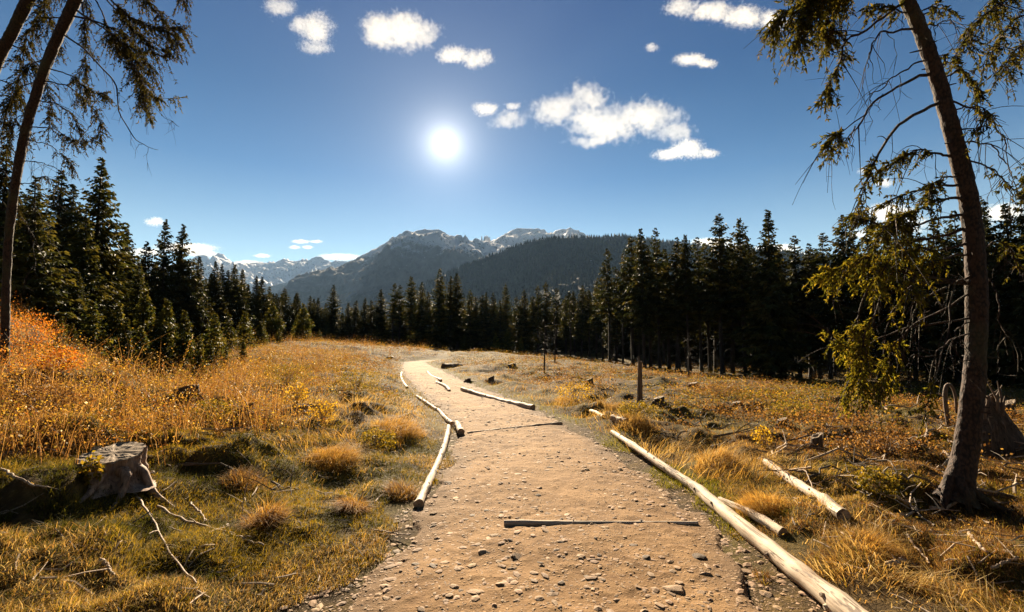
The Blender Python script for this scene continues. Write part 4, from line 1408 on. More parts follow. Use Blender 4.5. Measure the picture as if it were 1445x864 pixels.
# loose stones in the path: individual ones, then fine gravel
protos = [boulder('stone', None, None, 1.0, 40 + i, flat=rng.uniform(.35, .6), stretch=rng.uniform(.9, 1.3), link=False, tone=tn) for i, tn in enumerate((1.0, 1.1, .9, 1.15, .8, .35, .5))]
spots = [(985, 787, 34, 5), (950, 832, 56, 0), (705, 640, 14, 1), (1040, 790, 20, 4), (680, 783, 22, 3), (730, 790, 26, 1), (755, 812, 20, 3), (640, 830, 26, 0), (668, 838, 30, 3), (706, 828, 24, 1), (820, 792, 14, 4), (846, 786, 12, 5), (1052, 800, 26, 1), (912, 788, 22, 5), (770, 754, 22, 1),
         (852, 820, 11, 5), (650, 835, 12, 5), (595, 862, 22, 4), (990, 838, 20, 1), (830, 832, 18, 3), (600, 720, 14, 4), (632, 680, 20, 6), (760, 700, 12, 5), (905, 738, 12, 5), (620, 655, 12, 1), (900, 830, 14, 1), (760, 690, 16, 0), (690, 596, 12, 0), (1085, 832, 26, 0), (1062, 818, 18, 3),
         (1030, 775, 16, 1), (610, 742, 16, 6), (625, 728, 12, 0), (628, 700, 10, 1), (938, 650, 16, 4), (880, 660, 12, 0), (866, 668, 10, 4), (788, 640, 10, 4), (812, 690, 12, 1), (730, 735, 12, 4), (790, 770, 16, 0), (720, 768, 18, 0), (560, 845, 20, 4), (545, 800, 14, 4), (870, 848, 18, 0), (760, 850, 22, 3), (930, 855, 26, 1), (840, 765, 10, 6), (1012, 812, 14, 4), (780, 838, 14, 6)]
for (px, py, wpx, pi) in spots:
    d = ray(px, py)
    tt = -1.58 / d[2]
    x, y = d[0] * tt, d[1] * tt
    zz = max(float(path_z(x, y)), float(H(x, y)))
    src = protos[pi]
    o = src.copy()
    COL.objects.link(o)
    r = wpx * .40 / px_scale_r([x, y, 0])
    o.name = 'stone'
    o.location = (x, y, zz + r * .0)
    o.scale = (r, r, r * rng.uniform(.45, .8))
    o.rotation_euler = (rng.normal(0, .12), rng.normal(0, .12), rng.uniform(0, 6.28))
    if pi in (5, 6):
        tag(o, 'small dark stone lying loose among the pale ones on the dirt path', 'stone', 'dark stones on the path')
    else:
        tag(o, 'pale flat stone lying loose on the dirt path', 'stone', 'pale stones on the path')


def gravel():
    bm = bmesh.new()
    bmesh.ops.create_icosphere(bm, subdivisions=1, radius=1.0)
    V0 = np.array([v.co[:] for v in bm.verts])
    T0 = np.array([[v.index for v in f.verts] for f in bm.faces])
    bm.free()
    n = 30000
    Y = np.exp(rng.uniform(math.log(1.6), math.log(26), n))
    s = rng.beta(1.0, 1.0, n)
    ed = rng.uniform(0, 1, n) < .33       # half of it gathers at the edges
    sgn = rng.uniform(0, 1, n) < .5
    s = np.where(ed, np.where(sgn, -.08 + np.abs(rng.normal(0, .09, n)), 1.07 - np.abs(rng.normal(0, .10, n))), s)
    x = XL(Y) + (XR(Y) - XL(Y)) * s
    patch = fbm(x / .6, Y / .9, 55, 3)
    keep = ed | (patch > -.3)
    x, Y, ed = x[keep], Y[keep], ed[keep]
    n = len(x)
    r = np.minimum(.0042 * np.exp(rng.exponential(.52, n)), .032) * np.where(ed, 1.05, 1.0) * (1 + .02 * Y)
    z = np.maximum(path_z(x, Y), H(x, Y))
    a = rng.uniform(0, 6.28, n)
    sc_ = np.stack([rng.uniform(.8, 1.5, n), rng.uniform(.6, 1.0, n), rng.uniform(.14, .36, n)], -1) * r[:, None]
    V = V0[None] * (1 + rng.uniform(-.28, .22, (n, len(V0), 1))) * sc_[:, None]
    ca, sa = np.cos(a)[:, None], np.sin(a)[:, None]
    V = np.stack([V[..., 0] * ca - V[..., 1] * sa + x[:, None], V[..., 0] * sa + V[..., 1] * ca + Y[:, None], V[..., 2] + (z + sc_[:, 2] * .05)[:, None]], -1)
    T = (np.arange(n)[:, None, None] * len(V0) + T0[None]).reshape(-1, 3)
    tone = rng.uniform(.7, 1.3, n) * np.where(rng.uniform(0, 1, n) < .06, .35, 1)
    c = np.stack([tone, tone * rng.uniform(.92, 1.02, n), tone * rng.uniform(.85, 1.02, n)], -1)
    mb = MB()
    mb.add(V.reshape(-1, 3), T, col=np.repeat(c, len(V0), 0))
    tag(mb.build('gravel', M['stone']), 'fine pale gravel strewn over the path and gathered along its edges', kind='stuff')


gravel()


def stick(name, label, pxs, r0, r1, lift=.02, cat='dead branch', group=None, seed=0, mat='stick', twigs=2, raise_=None):
    rg = np.random.default_rng(seed + 900)
    P = np.array([ground_at(a, b) for a, b in pxs])
    P[:, 2] += lift + r0
    if raise_ is not None:
        P[:, 2] += np.array(raise_)
    S = smooth_path(P, 30)
    S += fbm(np.arange(30)[:, None] * .5 + seed * 3.3, np.array([[0., 4., 8.]]), seed, 3) * r0 * 1.2
    mb = MB()
    tube(mb, S, np.linspace(r0, r1, 30), 7, rough=.2, seed=seed)
    for q in range(twigs):
        j = int(rg.integers(8, 26))
        tg = S[j + 2] - S[j]
        tg /= np.linalg.norm(tg)
        d = tg * .8 + rg.normal(0, .5, 3)
        d[2] = abs(d[2]) * .4
        L = rg.uniform(.08, .25)
        tube(mb, [S[j], S[j] + d * L * .5, S[j] + d * L + [0, 0, -.01]], [r0 * .5, r0 * .35, r0 * .12], 5, cap=False)
    o = mb.build(name, M[mat], smooth=True, origin=S[0])
    tag(o, label, cat, group)
    return o


stick('dead_branch', 'long crooked pale stick running down the mossy bank from the big stump', [(163, 676), (180, 690), (195, 708), (215, 742), (245, 795), (276, 832)], .011, .005, seed=1, twigs=3)
stick('dead_branch', 'mossy forked branch lying across the bank below the big stump', [(222, 720), (255, 738), (300, 752), (345, 768), (372, 778)], .012, .006, seed=2, twigs=4)
stick('dead_branch', 'thin grey stick left of the big stump, half sunk in moss', [(0, 668), (22, 680), (45, 690), (66, 694)], .010, .006, seed=3)
stick('dead_branch', 'short pale splinter lying between long stick and grass tussocks', [(268, 716), (280, 728), (291, 741)], .010, .005, seed=4, twigs=1)
stick('dead_branch', 'bleached root piece lying under the stump roots', [(182, 680), (200, 677), (216, 672)], .016, .010, seed=5, twigs=1)
stick('dead_branch', 'dead forked stem standing in the grass beside the brown tussock', [(341, 745), (342, 744), (346, 742)], .006, .003, seed=7, twigs=3, raise_=[0, .14, .30])
stick('dead_branch', 'curved pale stick arching over orange leaves by the small root stump', [(332, 558), (342, 572), (352, 583), (362, 592)], .016, .008, seed=8, raise_=[.12, .10, .04, 0])
stick('dead_branch', 'broken pale stick on the mossy bank near the lower corner', [(138, 798), (150, 805), (158, 820)], .012, .007, seed=9)
stick('dead_branch', 'thin dark twig at the foot of the bank next to the path', [(521, 752), (555, 758), (578, 760)], .008, .004, seed=10)
stick('dead_branch', 'forked bleached branch in the litter before the leaning spruce', [(1262, 705), (1282, 716), (1305, 728)], .014, .007, seed=11, twigs=4)
stick('dead_branch', 'pale curved stick in the litter below the leaning spruce', [(1282, 762), (1292, 778), (1312, 802)], .010, .005, seed=12, twigs=2)
stick('dead_branch', 'thick short bark piece lying in the twig litter near the lower edge', [(1252, 806), (1266, 802), (1276, 798)], .020, .014, seed=13, twigs=1)
stick('dead_branch', 'weathered stick pointing at the leaning spruce roots', [(1368, 760), (1380, 775), (1392, 788)], .012, .008, seed=14, twigs=1)
stick('dead_branch', 'two tone stick among moss near the picture corner below the spruce', [(1400, 812), (1420, 800), (1440, 794)], .010, .006, seed=15, twigs=2)
stick('dead_branch', 'dark bare branch lying on the open ground before the upright dark stump', [(1005, 634), (1030, 628), (1055, 622)], .016, .008, seed=16, mat='post', twigs=4)
stick('dead_branch', 'arched light twig beside the lone fallen log', [(1125, 676), (1138, 684), (1148, 697)], .009, .004, seed=17, raise_=[.05, .1, 0], twigs=1)
stick('dead_branch', 'thin pale branch lying near the upright dark stump', [(1166, 612), (1178, 612), (1190, 620)], .012, .006, seed=18, twigs=2, raise_=[.08, .05, 0])

# broken snag post, bare saplings
g = gp(903, 571)
sc = px_scale(g)
mb = MB()
zz = np.linspace(-.1, 60 / sc, 14)
tube(mb, np.stack([zz * .02, zz * 0, zz], -1), np.linspace(4.0, 3.0, 14) / sc * (1 + .3 * np.exp(-np.arange(14) / 1.5)), 12, rough=.18, seed=3)
for q in range(3):
    tube(mb, [[.0, .0, zz[-1] - .1], [rng.normal(0, .02), rng.normal(0, .02), zz[-1] + rng.uniform(.05, .14)]], [2.2 / sc, .2 / sc], 5)
o = mb.build('snag_post', M['post'], smooth=True)
o.location = tuple(g)
tag(o, 'broken dark trunk standing like a post in the sunny clearing', 'snag')
for (px, py, top, wpx, lab) in [(768, 526, 452, 2.6, 'thin bare sapling stem standing before the light gap in the belt'), (783, 512, 440, 2.2, 'slender bare stem just behind the sapling at the light gap'), (972, 532, 470, 2.4, 'thin dead stem standing before the dark stand'), (805, 507, 420, 2.4, 'bare pole like stem at the glade edge beside the light gap')]:
    g = gp(px, py)
    sc = px_scale(g)
    h = (py - top) / sc
    mb = MB()
    zz = np.linspace(-.1, h, 12)
    tube(mb, np.stack([.03 * np.sin(zz), .03 * np.cos(zz * .8), zz], -1), np.linspace(wpx * .5, wpx * .16, 12) / sc, 7)
    for q in range(14):
        z = rng.uniform(.3, 1) * h
        a = rng.uniform(0, 6.28)
        L = rng.uniform(.2, .7)
        tube(mb, [[0, 0, z], [math.cos(a) * L * .5, math.sin(a) * L * .5, z + .05], [math.cos(a) * L, math.sin(a) * L, z - .1]], [.012, .009, .004], 3, cap=False)
    o = mb.build('bare_sapling', M['far_bark'], smooth=True)
    o.location = tuple(g)
    tag(o, lab, 'sapling')


# uprooted root plate behind the leaning spruce
def root_plate():
    g = gp(1404, 640)
    sc = px_scale(g)
    W, Hh = 36 / sc, 78 / sc
    k, n = 40, 18
    th = np.linspace(0, 2 * np.pi, k, endpoint=False)
    u = np.linspace(0, 1, n)
    rr = W * (1.15 * (1 - u) ** .75 + .12)[:, None] * (1 + .25 * fbm(th[None] * 2.2 + u[:, None], u[:, None] * 3 + 0 * th[None], 61, 4))
    z = Hh * u[:, None] * (1 + .12 * fbm(th[None] * 1.5 + 0 * u[:, None], 0 * u[:, None] + th[None] * 0, 62, 3)) - .1 * (1 - u[:, None])
    V = np.stack([rr * np.cos(th), rr * np.sin(th) * .7, z + 0 * th[None]], -1)
    root = empty('root_plate', g)
    mb = MB()
    mb.add(V.reshape(-1, 3), quads=grid_faces(n, k, True))
    mb.add(np.vstack([V[-1], V[-1].mean(0) + [0, 0, .03]]), tris=[(i, (i + 1) % k, k) for i in range(k)])
    mb.build('earth_mound', M['dark_stump'], root, smooth=True)
    rb_ = MB()
    for q in range(46):
        a = rng.uniform(0, 6.28)
        z0 = rng.uniform(.35, 1.05) * Hh
        r0 = W * (1.15 * (1 - min(z0 / Hh, 1)) ** .75 + .12)
        d = np.array([math.cos(a), math.sin(a) * .7, 0])
        e = d * r0 * rng.uniform(1.1, 1.7) + np.array([0, 0, z0 - rng.uniform(.1, .55)])
        p = [d * r0 * .8 + [0, 0, z0], d * r0 * 1.15 + [rng.normal(0, .03), 0, z0 - rng.uniform(.0, .1)], e]
        tube(rb_, smooth_path(p, 8), np.linspace(rng.uniform(.008, .02), .003, 8), 5, cap=False)
    for q in range(9):
        a = rng.uniform(0, 6.28)
        b0 = np.array([rng.normal(0, W * .4), rng.normal(0, W * .25), Hh * rng.uniform(.6, .9)])
        tube(rb_, [b0, b0 + [rng.normal(0, .05), 0, .15], b0 + [rng.normal(0, .12), 0, rng.uniform(.2, .42)]], [.022, .016, .006], 6)
    rb_.build('torn_roots', M['post'], root, smooth=True)
    tag(root, 'dark uprooted earth and root plate with torn roots behind the leaning spruce', 'root plate')


root_plate()
g = gp(1345, 600)
sc = px_scale(g)
mb = MB()
tube(mb, smooth_path([[-6 / sc, 0, -.05], [-9 / sc, 0, 30 / sc], [-7 / sc, 0, 52 / sc], [0, 0, 56 / sc], [6 / sc, 0, 40 / sc], [9 / sc, .05, 16 / sc]], 24), np.linspace(3.2, 1.4, 24) / sc, 9, rough=.3, seed=5)
for q in range(6):
    b0 = np.array([rng.normal(-6, 3) / sc, 0, rng.uniform(10, 45) / sc])
    tube(mb, [b0, b0 + [rng.normal(0, .1), rng.normal(0, .1), rng.uniform(-.05, .15)]], [.012, .004], 5, cap=False)
o = mb.build('bent_snag', M['post'], smooth=True)
o.location = tuple(g)
tag(o, 'bent over broken snag beside the trunk of the leaning spruce', 'snag')


# ------------------------------------------------------------------ ground cover
PAL = {
    'straw': np.array([(.46, .33, .14), (.56, .43, .22), (.40, .25, .08), (.50, .34, .12), (.34, .20, .06)]),
    'gold': np.array([(.42, .25, .06), (.50, .31, .08), (.34, .18, .04), (.46, .32, .11)]),
    'moss': np.array([(.17, .135, .012), (.24, .185, .016), (.10, .085, .009), (.32, .225, .026), (.19, .115, .016)]),
    'olive': np.array([(.18, .135, .014), (.28, .20, .022), (.095, .09, .016), (.26, .19, .05)]),
    'heath': np.array([(.29, .135, .03), (.35, .20, .045), (.24, .085, .02), (.46, .28, .04), (.16, .07, .02), (.30, .19, .05)]),
    'orange': np.array([(.50, .17, .02), (.56, .23, .03), (.40, .11, .015), (.46, .25, .04)]),
    'yellow': np.array([(.46, .29, .02), (.54, .37, .04), (.38, .23, .02)]),
    'darkmoss': np.array([(.055, .06, .009), (.085, .08, .011), (.045, .035, .010)]),
    'green': np.array([(.17, .165, .014), (.22, .20, .018), (.13, .135, .012)]),
    'brown': np.array([(.16, .08, .03), (.22, .12, .045), (.11, .055, .02), (.30, .18, .07)]),
    'pale': np.array([(.62, .52, .40), (.70, .62, .50)]),
}


def pick(pal, n):
    p = PAL[pal]
    return p[rng.integers(len(p), size=n)] * rng.uniform(.7, 1.25, (n, 1))


def fan(n, y0, y1, side, m=0.0, umax=1.5):
    n = int(n * umax / 1.22)
    """points in the open ground, evenly dense as seen while walking up the path"""
    Y = np.exp(rng.uniform(math.log(y0), math.log(y1), n))
    x = rng.uniform(-umax, umax, n) * (Y + .6)
    dl, dr = XL(Y) - x, x - XR(Y)
    wob = .34 * fbm(x / .55, Y / .6, 65, 3)
    k = ((dl + wob > m) & (side <= 0)) | ((dr + wob > m) & (side >= 0))
    return x[k], Y[k], np.maximum(dl, dr)[k], (dl > dr)[k]


def blades(mb, x, y, h, wd_, lean, col, bend=None, az=None, z=None, lift=0):
    n = len(x)
    z = H(x, y) if z is None else z
    a = rng.uniform(0, 6.28, n) if az is None else az
    fa = rng.uniform(0, 3.14, n)
    f = np.stack([np.cos(fa), np.sin(fa), 0 * fa], -1) * wd_[:, None] * .5
    d = np.stack([np.cos(a), np.sin(a), 0 * a], -1)
    p = np.stack([x, y, z - .012 + lift], -1)
    up = np.array([0, 0, 1.0])
    m_ = p + up * (h * .55)[:, None] + d * (lean * h * .28)[:, None]
    drop_ = h * (1 - .22 * np.minimum(lean, 1.4))
    t_ = p + up * (drop_)[:, None] + d * (lean * h)[:, None]
    V = np.stack([p - f, p + f, m_ + f * .75, m_ - f * .75, t_], 1)
    i = np.arange(n)[:, None] * 5
    c = np.repeat(col, 5, 0)
    mb.add(V.reshape(-1, 3), tris=i + np.array([3, 2, 4]), quads=i + np.array([0, 1, 2, 3]), col=c)


def leaves(mb, P, size, col, down=.2):
    n = len(P)
    d = rand_unit(n)
    d[:, 2] -= down
    d /= np.linalg.norm(d, axis=1)[:, None]
    s = np.cross(d, rng.normal(size=(n, 3)))
    s /= np.linalg.norm(s, axis=1)[:, None]
    a = size[:, None]
    V = np.stack([P, P + d * a * .5 + s * a * .33, P + d * a, P + d * a * .5 - s * a * .33], 1)
    mb.add(V.reshape(-1, 3), quads=np.arange(n * 4).reshape(n, 4), col=np.repeat(col, 4, 0))


def dead(x, y, sd, r=.8):
    return fbm(x / r, y / r, sd, 3)


# --- mossy short grass everywhere
x, y, d, L = [np.concatenate(q) for q in zip(fan(330000, 1.5, 60, 0, .02), fan(330000, 1.7, 8, 0, -.02))]
w1 = dead(x, y, 101, 1.1)
k = (w1 > np.where(L, -.52, -.40)) | (y > 9)
x, y, d, L = x[k], y[k], d[k], L[k]
n = len(x)
tone = dead(x, y, 102, .7)
col = np.where((tone > .12)[:, None], pick('olive', n), pick('moss', n))
dk = L & (dead(x, y, 107, .45) < -.06) & (y < 9)
col = np.where(dk[:, None], pick('darkmoss', n), col)
dry = (dead(x, y, 103, 1.6) + np.where(L, .25, -.02) * sstep(6, 20, y)) > .16
col = np.where((dry & (rng.uniform(0, 1, n) < .6))[:, None], pick('straw', n) * .8, col)
grn = (~L) & (d < .55 + .3 * dead(x, y, 106, .6)) & (y > 4.2)
col = np.where(grn[:, None], pick('green', n), col)
brn = (~L) & (dead(x, y, 104, 1.5) > -.08) & (y < 40) & ~grn
col = np.where((brn & (rng.uniform(0, 1, n) < .7))[:, None], pick('brown', n), col)
sz = 1 + .055 * y
h = rng.uniform(.020, .072, n) * (1 + .8 * np.maximum(tone, 0)) * sz ** .7
mb = MB()
blades(mb, x, y, h, rng.uniform(.0024, .0050, n) * sz, rng.uniform(.1, 1.8, n), col)
tag(mb.build('mossy_grass', M['moss']), 'short olive and yellow mossy grass covering the banks', kind='stuff')

# --- longer dry grass: the sunny strip beside the path and the verge behind the log
x, y, d, L = fan(300000, 2.0, 70, 0, .05)
wl = sstep(.25, .8, d) * (1 - sstep(2.6, 4.6, d + .8 * dead(x, y, 111, 1.5))) * sstep(4.6, 6.3, y)
wr = sstep(.15, .5, d) * (1 - sstep(.7, 1.5, (d + .7 * dead(x, y, 112, 1.2)) / (.6 + .10 * np.minimum(y, 12))))
far = sstep(9, 14, y) * (dead(x, y / 1.0, 113, 2.2) > np.where(L, .02, .16)) * .8
pat = sstep(-.10, .30, dead(x, y, 114, .55))
prob = np.where(L, np.maximum(wl, far * .8), np.maximum(wr * .9, far)) * (.25 + .75 * pat)
prob = np.maximum(prob, .004)
k = rng.uniform(0, 1, len(x)) < prob
x, y, d, L = x[k], y[k], d[k], L[k]
n = len(x)
sz = 1 + .05 * y
col = np.where((dead(x, y, 115, .9) > .05)[:, None], pick('gold', n), pick('straw', n))
gr = rng.uniform(0, 1, n) < .13
col = np.where(gr[:, None], pick('olive', n), col)
h = rng.uniform(.08, .26, n) * (.55 + .75 * pat[k]) * (.62 + .38 * sstep(3.5, 7, y)) * np.where(y > 14, .85, 1)
# the wind and snow have combed the dry grass over in swathes
az = 6.28 * vnoise(x / 1.3, y / 1.3, 118) * 1.3 + rng.normal(0, .7, n)
mb = MB()
blades(mb, x, y, h, rng.uniform(.0028, .0055, n) * sz, rng.uniform(.5, 2.2, n), col, az=az)
tag(mb.build('dry_grass', M['grass']), 'long straw coloured dry grass along both verges', kind='stuff')

# --- bilberry and heath with autumn leaves on the rising bank
x, y, d, L = fan(56000, 3.2, 62, -1, .25)
kind = np.zeros(len(x))
w = np.maximum(sstep(5.2, 7.5, y) * sstep(1.6, 3.6, d + dead(x, y, 121, 1.4)), sstep(2.2, 3.6, d) * sstep(3.8, 5.2, y + .6 * dead(x, y, 122, 1.0)) * .8)
k = rng.uniform(0, 1, len(x)) < w * (.35 + .65 * sstep(-.25, .25, dead(x, y, 123, .8)))
x, y, d = x[k], y[k], d[k]
n = len(x)
# each sampled point is a little sprig: stem plus a fistful of leaves
mbw, mbl = MB(), MB()
hz = H(x, y)
hh = rng.uniform(.12, .46, n) * np.clip(1 + 1.7 * dead(x, y, 124, .9), .25, 2.2) * (1 + .008 * y)
px_ = x / y * F_PX + 722.5
orange = sstep(95, 55, px_) * (y > 7)
m_ = 13
rep = np.repeat(np.arange(n), m_)
u = rng.uniform(.25, 1.1, n * m_)
spread = (.05 + .11 * u) * (1 + .03 * y[rep])
P = np.stack([x[rep] + rng.normal(0, 1, n * m_) * spread, y[rep] + rng.normal(0, 1, n * m_) * spread, hz[rep] + hh[rep] * u], -1)
tone = dead(x, y, 125, 1.0)
pick_ = np.where(orange > rng.uniform(0, 1, n), 3, np.where(tone > .42, 2, np.where(tone < -.18, 1, 0)))
c0, c1, c2, c3 = pick('heath', n * m_), pick('olive', n * m_), pick('yellow', n * m_), pick('orange', n * m_)
pr = pick_[rep]
pr = np.where(rng.uniform(0, 1, n * m_) < .18, rng.integers(0, 3, n * m_), pr)
t2 = dead(x, y, 126, .55)[rep]
pr = np.where((t2 > .18) & (pr != 3), 4, pr)
pr = np.where((t2 < -.34) & (pr != 3), 5, pr)
col = np.choose(pr[:, None], [c0, c1, c2, c3, pick('brown', n * m_), pick('gold', n * m_) * .9])
pale = rng.uniform(0, 1, n * m_) < .026
col = np.where(pale[:, None], pick('pale', n * m_), col)
leaves(mbl, P, rng.uniform(.011, .026, n * m_) * (1 + .045 * P[:, 1]), col)
tag(mbl.build('heath_leaves', M['leaf']), 'rust orange and yellow bilberry leaves on the heath bank', kind='stuff')
blades(mbw, np.repeat(x, 3) + rng.normal(0, .03, 3 * n), np.repeat(y, 3) + rng.normal(0, .03, 3 * n), np.repeat(hh, 3) * rng.uniform(.7, 1.3, 3 * n), rng.uniform(.003, .006, 3 * n) * (1 + .05 * np.repeat(y, 3)), rng.uniform(.1, .9, 3 * n), pick('brown', 3 * n) * 1.2)
tag(mbw.build('heath_stems', M['grass']), 'thin brown stems of the heath plants', kind='stuff')

# --- dark heather and brushwood in clumps on the clearing
def heather():
    x, y, d, L = fan(60000, 4.0, 75, 0, .35, 1.3)
    cl = .14 + dead(x, y / 1.2, 141, 1.6) + .35 * dead(x, y, 142, .5)
    w = sstep(.06, .30, cl) * np.where(L, sstep(9, 14, y), sstep(5.5, 9, y) * sstep(1.6, 2.8, d))
    k = rng.uniform(0, 1, len(x)) < w
    x, y, cl = x[k], y[k], cl[k]
    n = len(x)
    hz = H(x, y)
    hh = rng.uniform(.07, .20, n) * (1 + 1.2 * np.maximum(cl, 0)) * (1 + .012 * y)
    m_ = 9
    rep = np.repeat(np.arange(n), m_)
    u = rng.uniform(.1, 1.1, n * m_)
    sp = (.04 + .07 * u) * (1 + .035 * y[rep])
    P = np.stack([x[rep] + rng.normal(0, 1, n * m_) * sp, y[rep] + rng.normal(0, 1, n * m_) * sp, hz[rep] + hh[rep] * u], -1)
    tone = dead(x, y, 143, 1.4)[rep]
    col = np.where((tone > .1)[:, None], pick('olive', n * m_) * .8, pick('brown', n * m_) * .85)
    col = np.where((rng.uniform(0, 1, n * m_) < .12)[:, None], pick('heath', n * m_), col)
    mbl = MB()
    leaves(mbl, P, rng.uniform(.016, .036, n * m_) * (1 + .045 * P[:, 1]), col)
    tag(mbl.build('heather', M['moss']), 'dark brown and olive heather clumps dotted over the clearing', kind='stuff')


heather()
# --- leaf specks and low plants on the open ground across the path
x, y, d, L = fan(60000, 1.8, 45, 1, .3)
k = rng.uniform(0, 1, len(x)) < (1 - .75 * sstep(6, 11, y)) * (.15 + .85 * sstep(-.05, .35, dead(x, y, 131, .9)))
x, y = x[k], y[k]
n = len(x)
tone = dead(x, y, 132, .8)
pr = np.where(tone > .25, 2, np.where(tone < -.05, 0, 1))
pr = np.where(rng.uniform(0, 1, n) < .12, rng.integers(0, 4, n), pr)
col = np.choose(pr[:, None], [pick('brown', n), pick('olive', n), pick('gold', n) * .8, pick('heath', n) * .6])
P = np.stack([x, y, H(x, y) + rng.uniform(.0, .07, n)], -1)
mb = MB()
leaves(mb, P, rng.uniform(.008, .020, n) * (1 + .05 * y), col)
tag(mb.build('fallen_leaves', M['leaf']), 'brown and yellow leaf litter and low herbs on the open ground', kind='stuff')

# --- twig litter under the leaning spruce and around the stump
def twig_litter():
    mb = MB()
    pts = []
    for i in range(900):
        y = math.exp(rng.uniform(math.log(2.2), math.log(11)))
        if rng.uniform() < .70:
            px = rng.uniform(1080, 1560)
        else:
            px = rng.uniform(-60, 560)
        x = (px - 722.5) / F_PX * y
        if XL(y) - x < .2 and x - XR(y) < .45:
            continue
        L = rng.uniform(.05, .24) * (1.4 if rng.uniform() < .15 else 1)
        a = rng.uniform(0, 6.28)
        r = rng.uniform(.0025, .008)
        q = []
        for s_ in (-.5, 0, .5):
            xx, yy = x + math.cos(a) * L * s_ + rng.normal(0, .008), y + math.sin(a) * L * s_ + rng.normal(0, .008)
            q.append([xx, yy, float(H(xx, yy)) + .012 + r + rng.uniform(0, .02)])
        c = rng.uniform(.5, 1.2)
        tube(mb, q, [r, r * .9, r * .5], 5, col=(c, c, c), cap=True)
    tag(mb.build('twig_litter', M['twig']), 'pale broken twigs and bark scraps strewn over the ground', kind='stuff')


twig_litter()


def brushwood():
    """felling waste: branches lying across the clearing"""
    mb = MB()
    for i in range(520):
        y = math.exp(rng.uniform(math.log(4.5), math.log(42)))
        px = rng.uniform(780, 1560) if rng.uniform() < .8 else rng.uniform(-40, 520)
        x = (px - 722.5) / F_PX * y
        if x - XR(y) < 1.0 and XL(y) - x < 1.2:
            continue
        L = rng.uniform(.25, 1.3)
        a = rng.normal(.35, .8)
        r = rng.uniform(.005, .016) * (1 + .03 * y)
        q = []
        for s_ in np.linspace(-.5, .5, 6):
            xx, yy = x + math.cos(a) * L * s_ + rng.normal(0, .03), y + math.sin(a) * L * s_ + rng.normal(0, .03)
            q.append([xx, yy, float(H(xx, yy)) + r + rng.uniform(.01, .09)])
        c = rng.uniform(.12, .5) if rng.uniform() < .6 else rng.uniform(.7, 1.2)
        tube(mb, q, np.linspace(r, r * .4, 6), 5, col=(c, c, c))
        for t_ in range(int(rng.integers(0, 4))):
            b = np.array(q[int(rng.integers(1, 5))])
            e = b + [rng.normal(0, .2), rng.normal(0, .2), rng.uniform(.0, .18)]
            tube(mb, [b, (b + e) / 2 + [0, 0, .02], e], [r * .6, r * .4, r * .15], 4, col=(c, c, c), cap=False)
    tag(mb.build('brushwood', M['twig']), 'dark and bleached branches left lying over the clearing', kind='stuff')


brushwood()


# --- tussocks one can point at
def tussock(label, px, py, wpx, hpx, pal, seed, group=None, dense=1500, name='grass_tussock', cat='grass tussock', lean=2.0):
    g = ground_at(px, py)
    sc = px_scale_r(g)
    r, hh = wpx * .5 / sc, hpx / sc
    n = dense
    a = rng.uniform(0, 6.28, n)
    q = np.sqrt(rng.uniform(0, 1, n)) * r * 1.0 * (1 + .3 * fbm(np.cos(a) * 2 + seed, np.sin(a) * 2, seed, 2))
    x, y = g[0] + np.cos(a) * q, g[1] + np.sin(a) * q
    mb = MB()
    m_ = int(n * .6)
    col = np.concatenate([pick(pal, m_), pick('gold', n - m_)])
    col = col[rng.permutation(n)]
    comb = rng.uniform(0, 6.28)
    az = np.where(rng.uniform(0, 1, n) < .75, comb + rng.normal(0, .5, n), a + rng.normal(0, .6, n))
    hgt = hh * rng.uniform(.25, .9, n) * (1.05 - .75 * np.minimum(q / (r + 1e-6), 1) ** 1.3)
    blades(mb, x, y, hgt, rng.uniform(.0022, .0042, n) * (1 + .05 * g[1]), rng.uniform(.3, lean, n), col, az=az)
    o = mb.build(name, M['grass'], origin=g)
    tag(o, label, cat, group)


tussock('dark rooted brown tussock bending over beside the forked dead stem', 372, 742, 60, 82, 'brown', 1)
tussock('wide rusty tussock behind the bending brown one on the bank', 345, 682, 70, 42, 'brown', 2)
tussock('bushy brown tussock half way between the bank sticks and the short border log', 497, 722, 50, 52, 'brown', 3)
tussock('dark tussock at the foot of the short pale border log', 566, 700, 50, 40, 'brown', 4)
tussock('tall straw tussock behind the long thick log', 1010, 650, 70, 46, 'straw', 5)
tussock('golden tussock between the long thick log and the lone fallen log', 1075, 720, 80, 60, 'gold', 6, dense=2000)
tussock('pale bleached tussock beyond the stout log at the path bend', 800, 572, 40, 22, 'straw', 7)
tussock('white straw tussock next to the short sawn block', 862, 580, 44, 22, 'straw', 8)
tussock('bright grass tuft at the near end of the thin pale pole', 895, 600, 60, 34, 'straw', 9)
tussock('fair tussock before the big heath patch', 470, 650, 80, 46, 'gold', 10, dense=2000)
tussock('reddish gold tussock upslope of the short border log', 560, 615, 80, 44, 'gold', 11, dense=2000)
tussock('sunlit tussock close above the big stump', 60, 610, 80, 50, 'gold', 12, dense=2000)
tussock('loose golden tussock near the lower corner below the long thick log', 1230, 780, 90, 60, 'gold', 13, dense=2000)


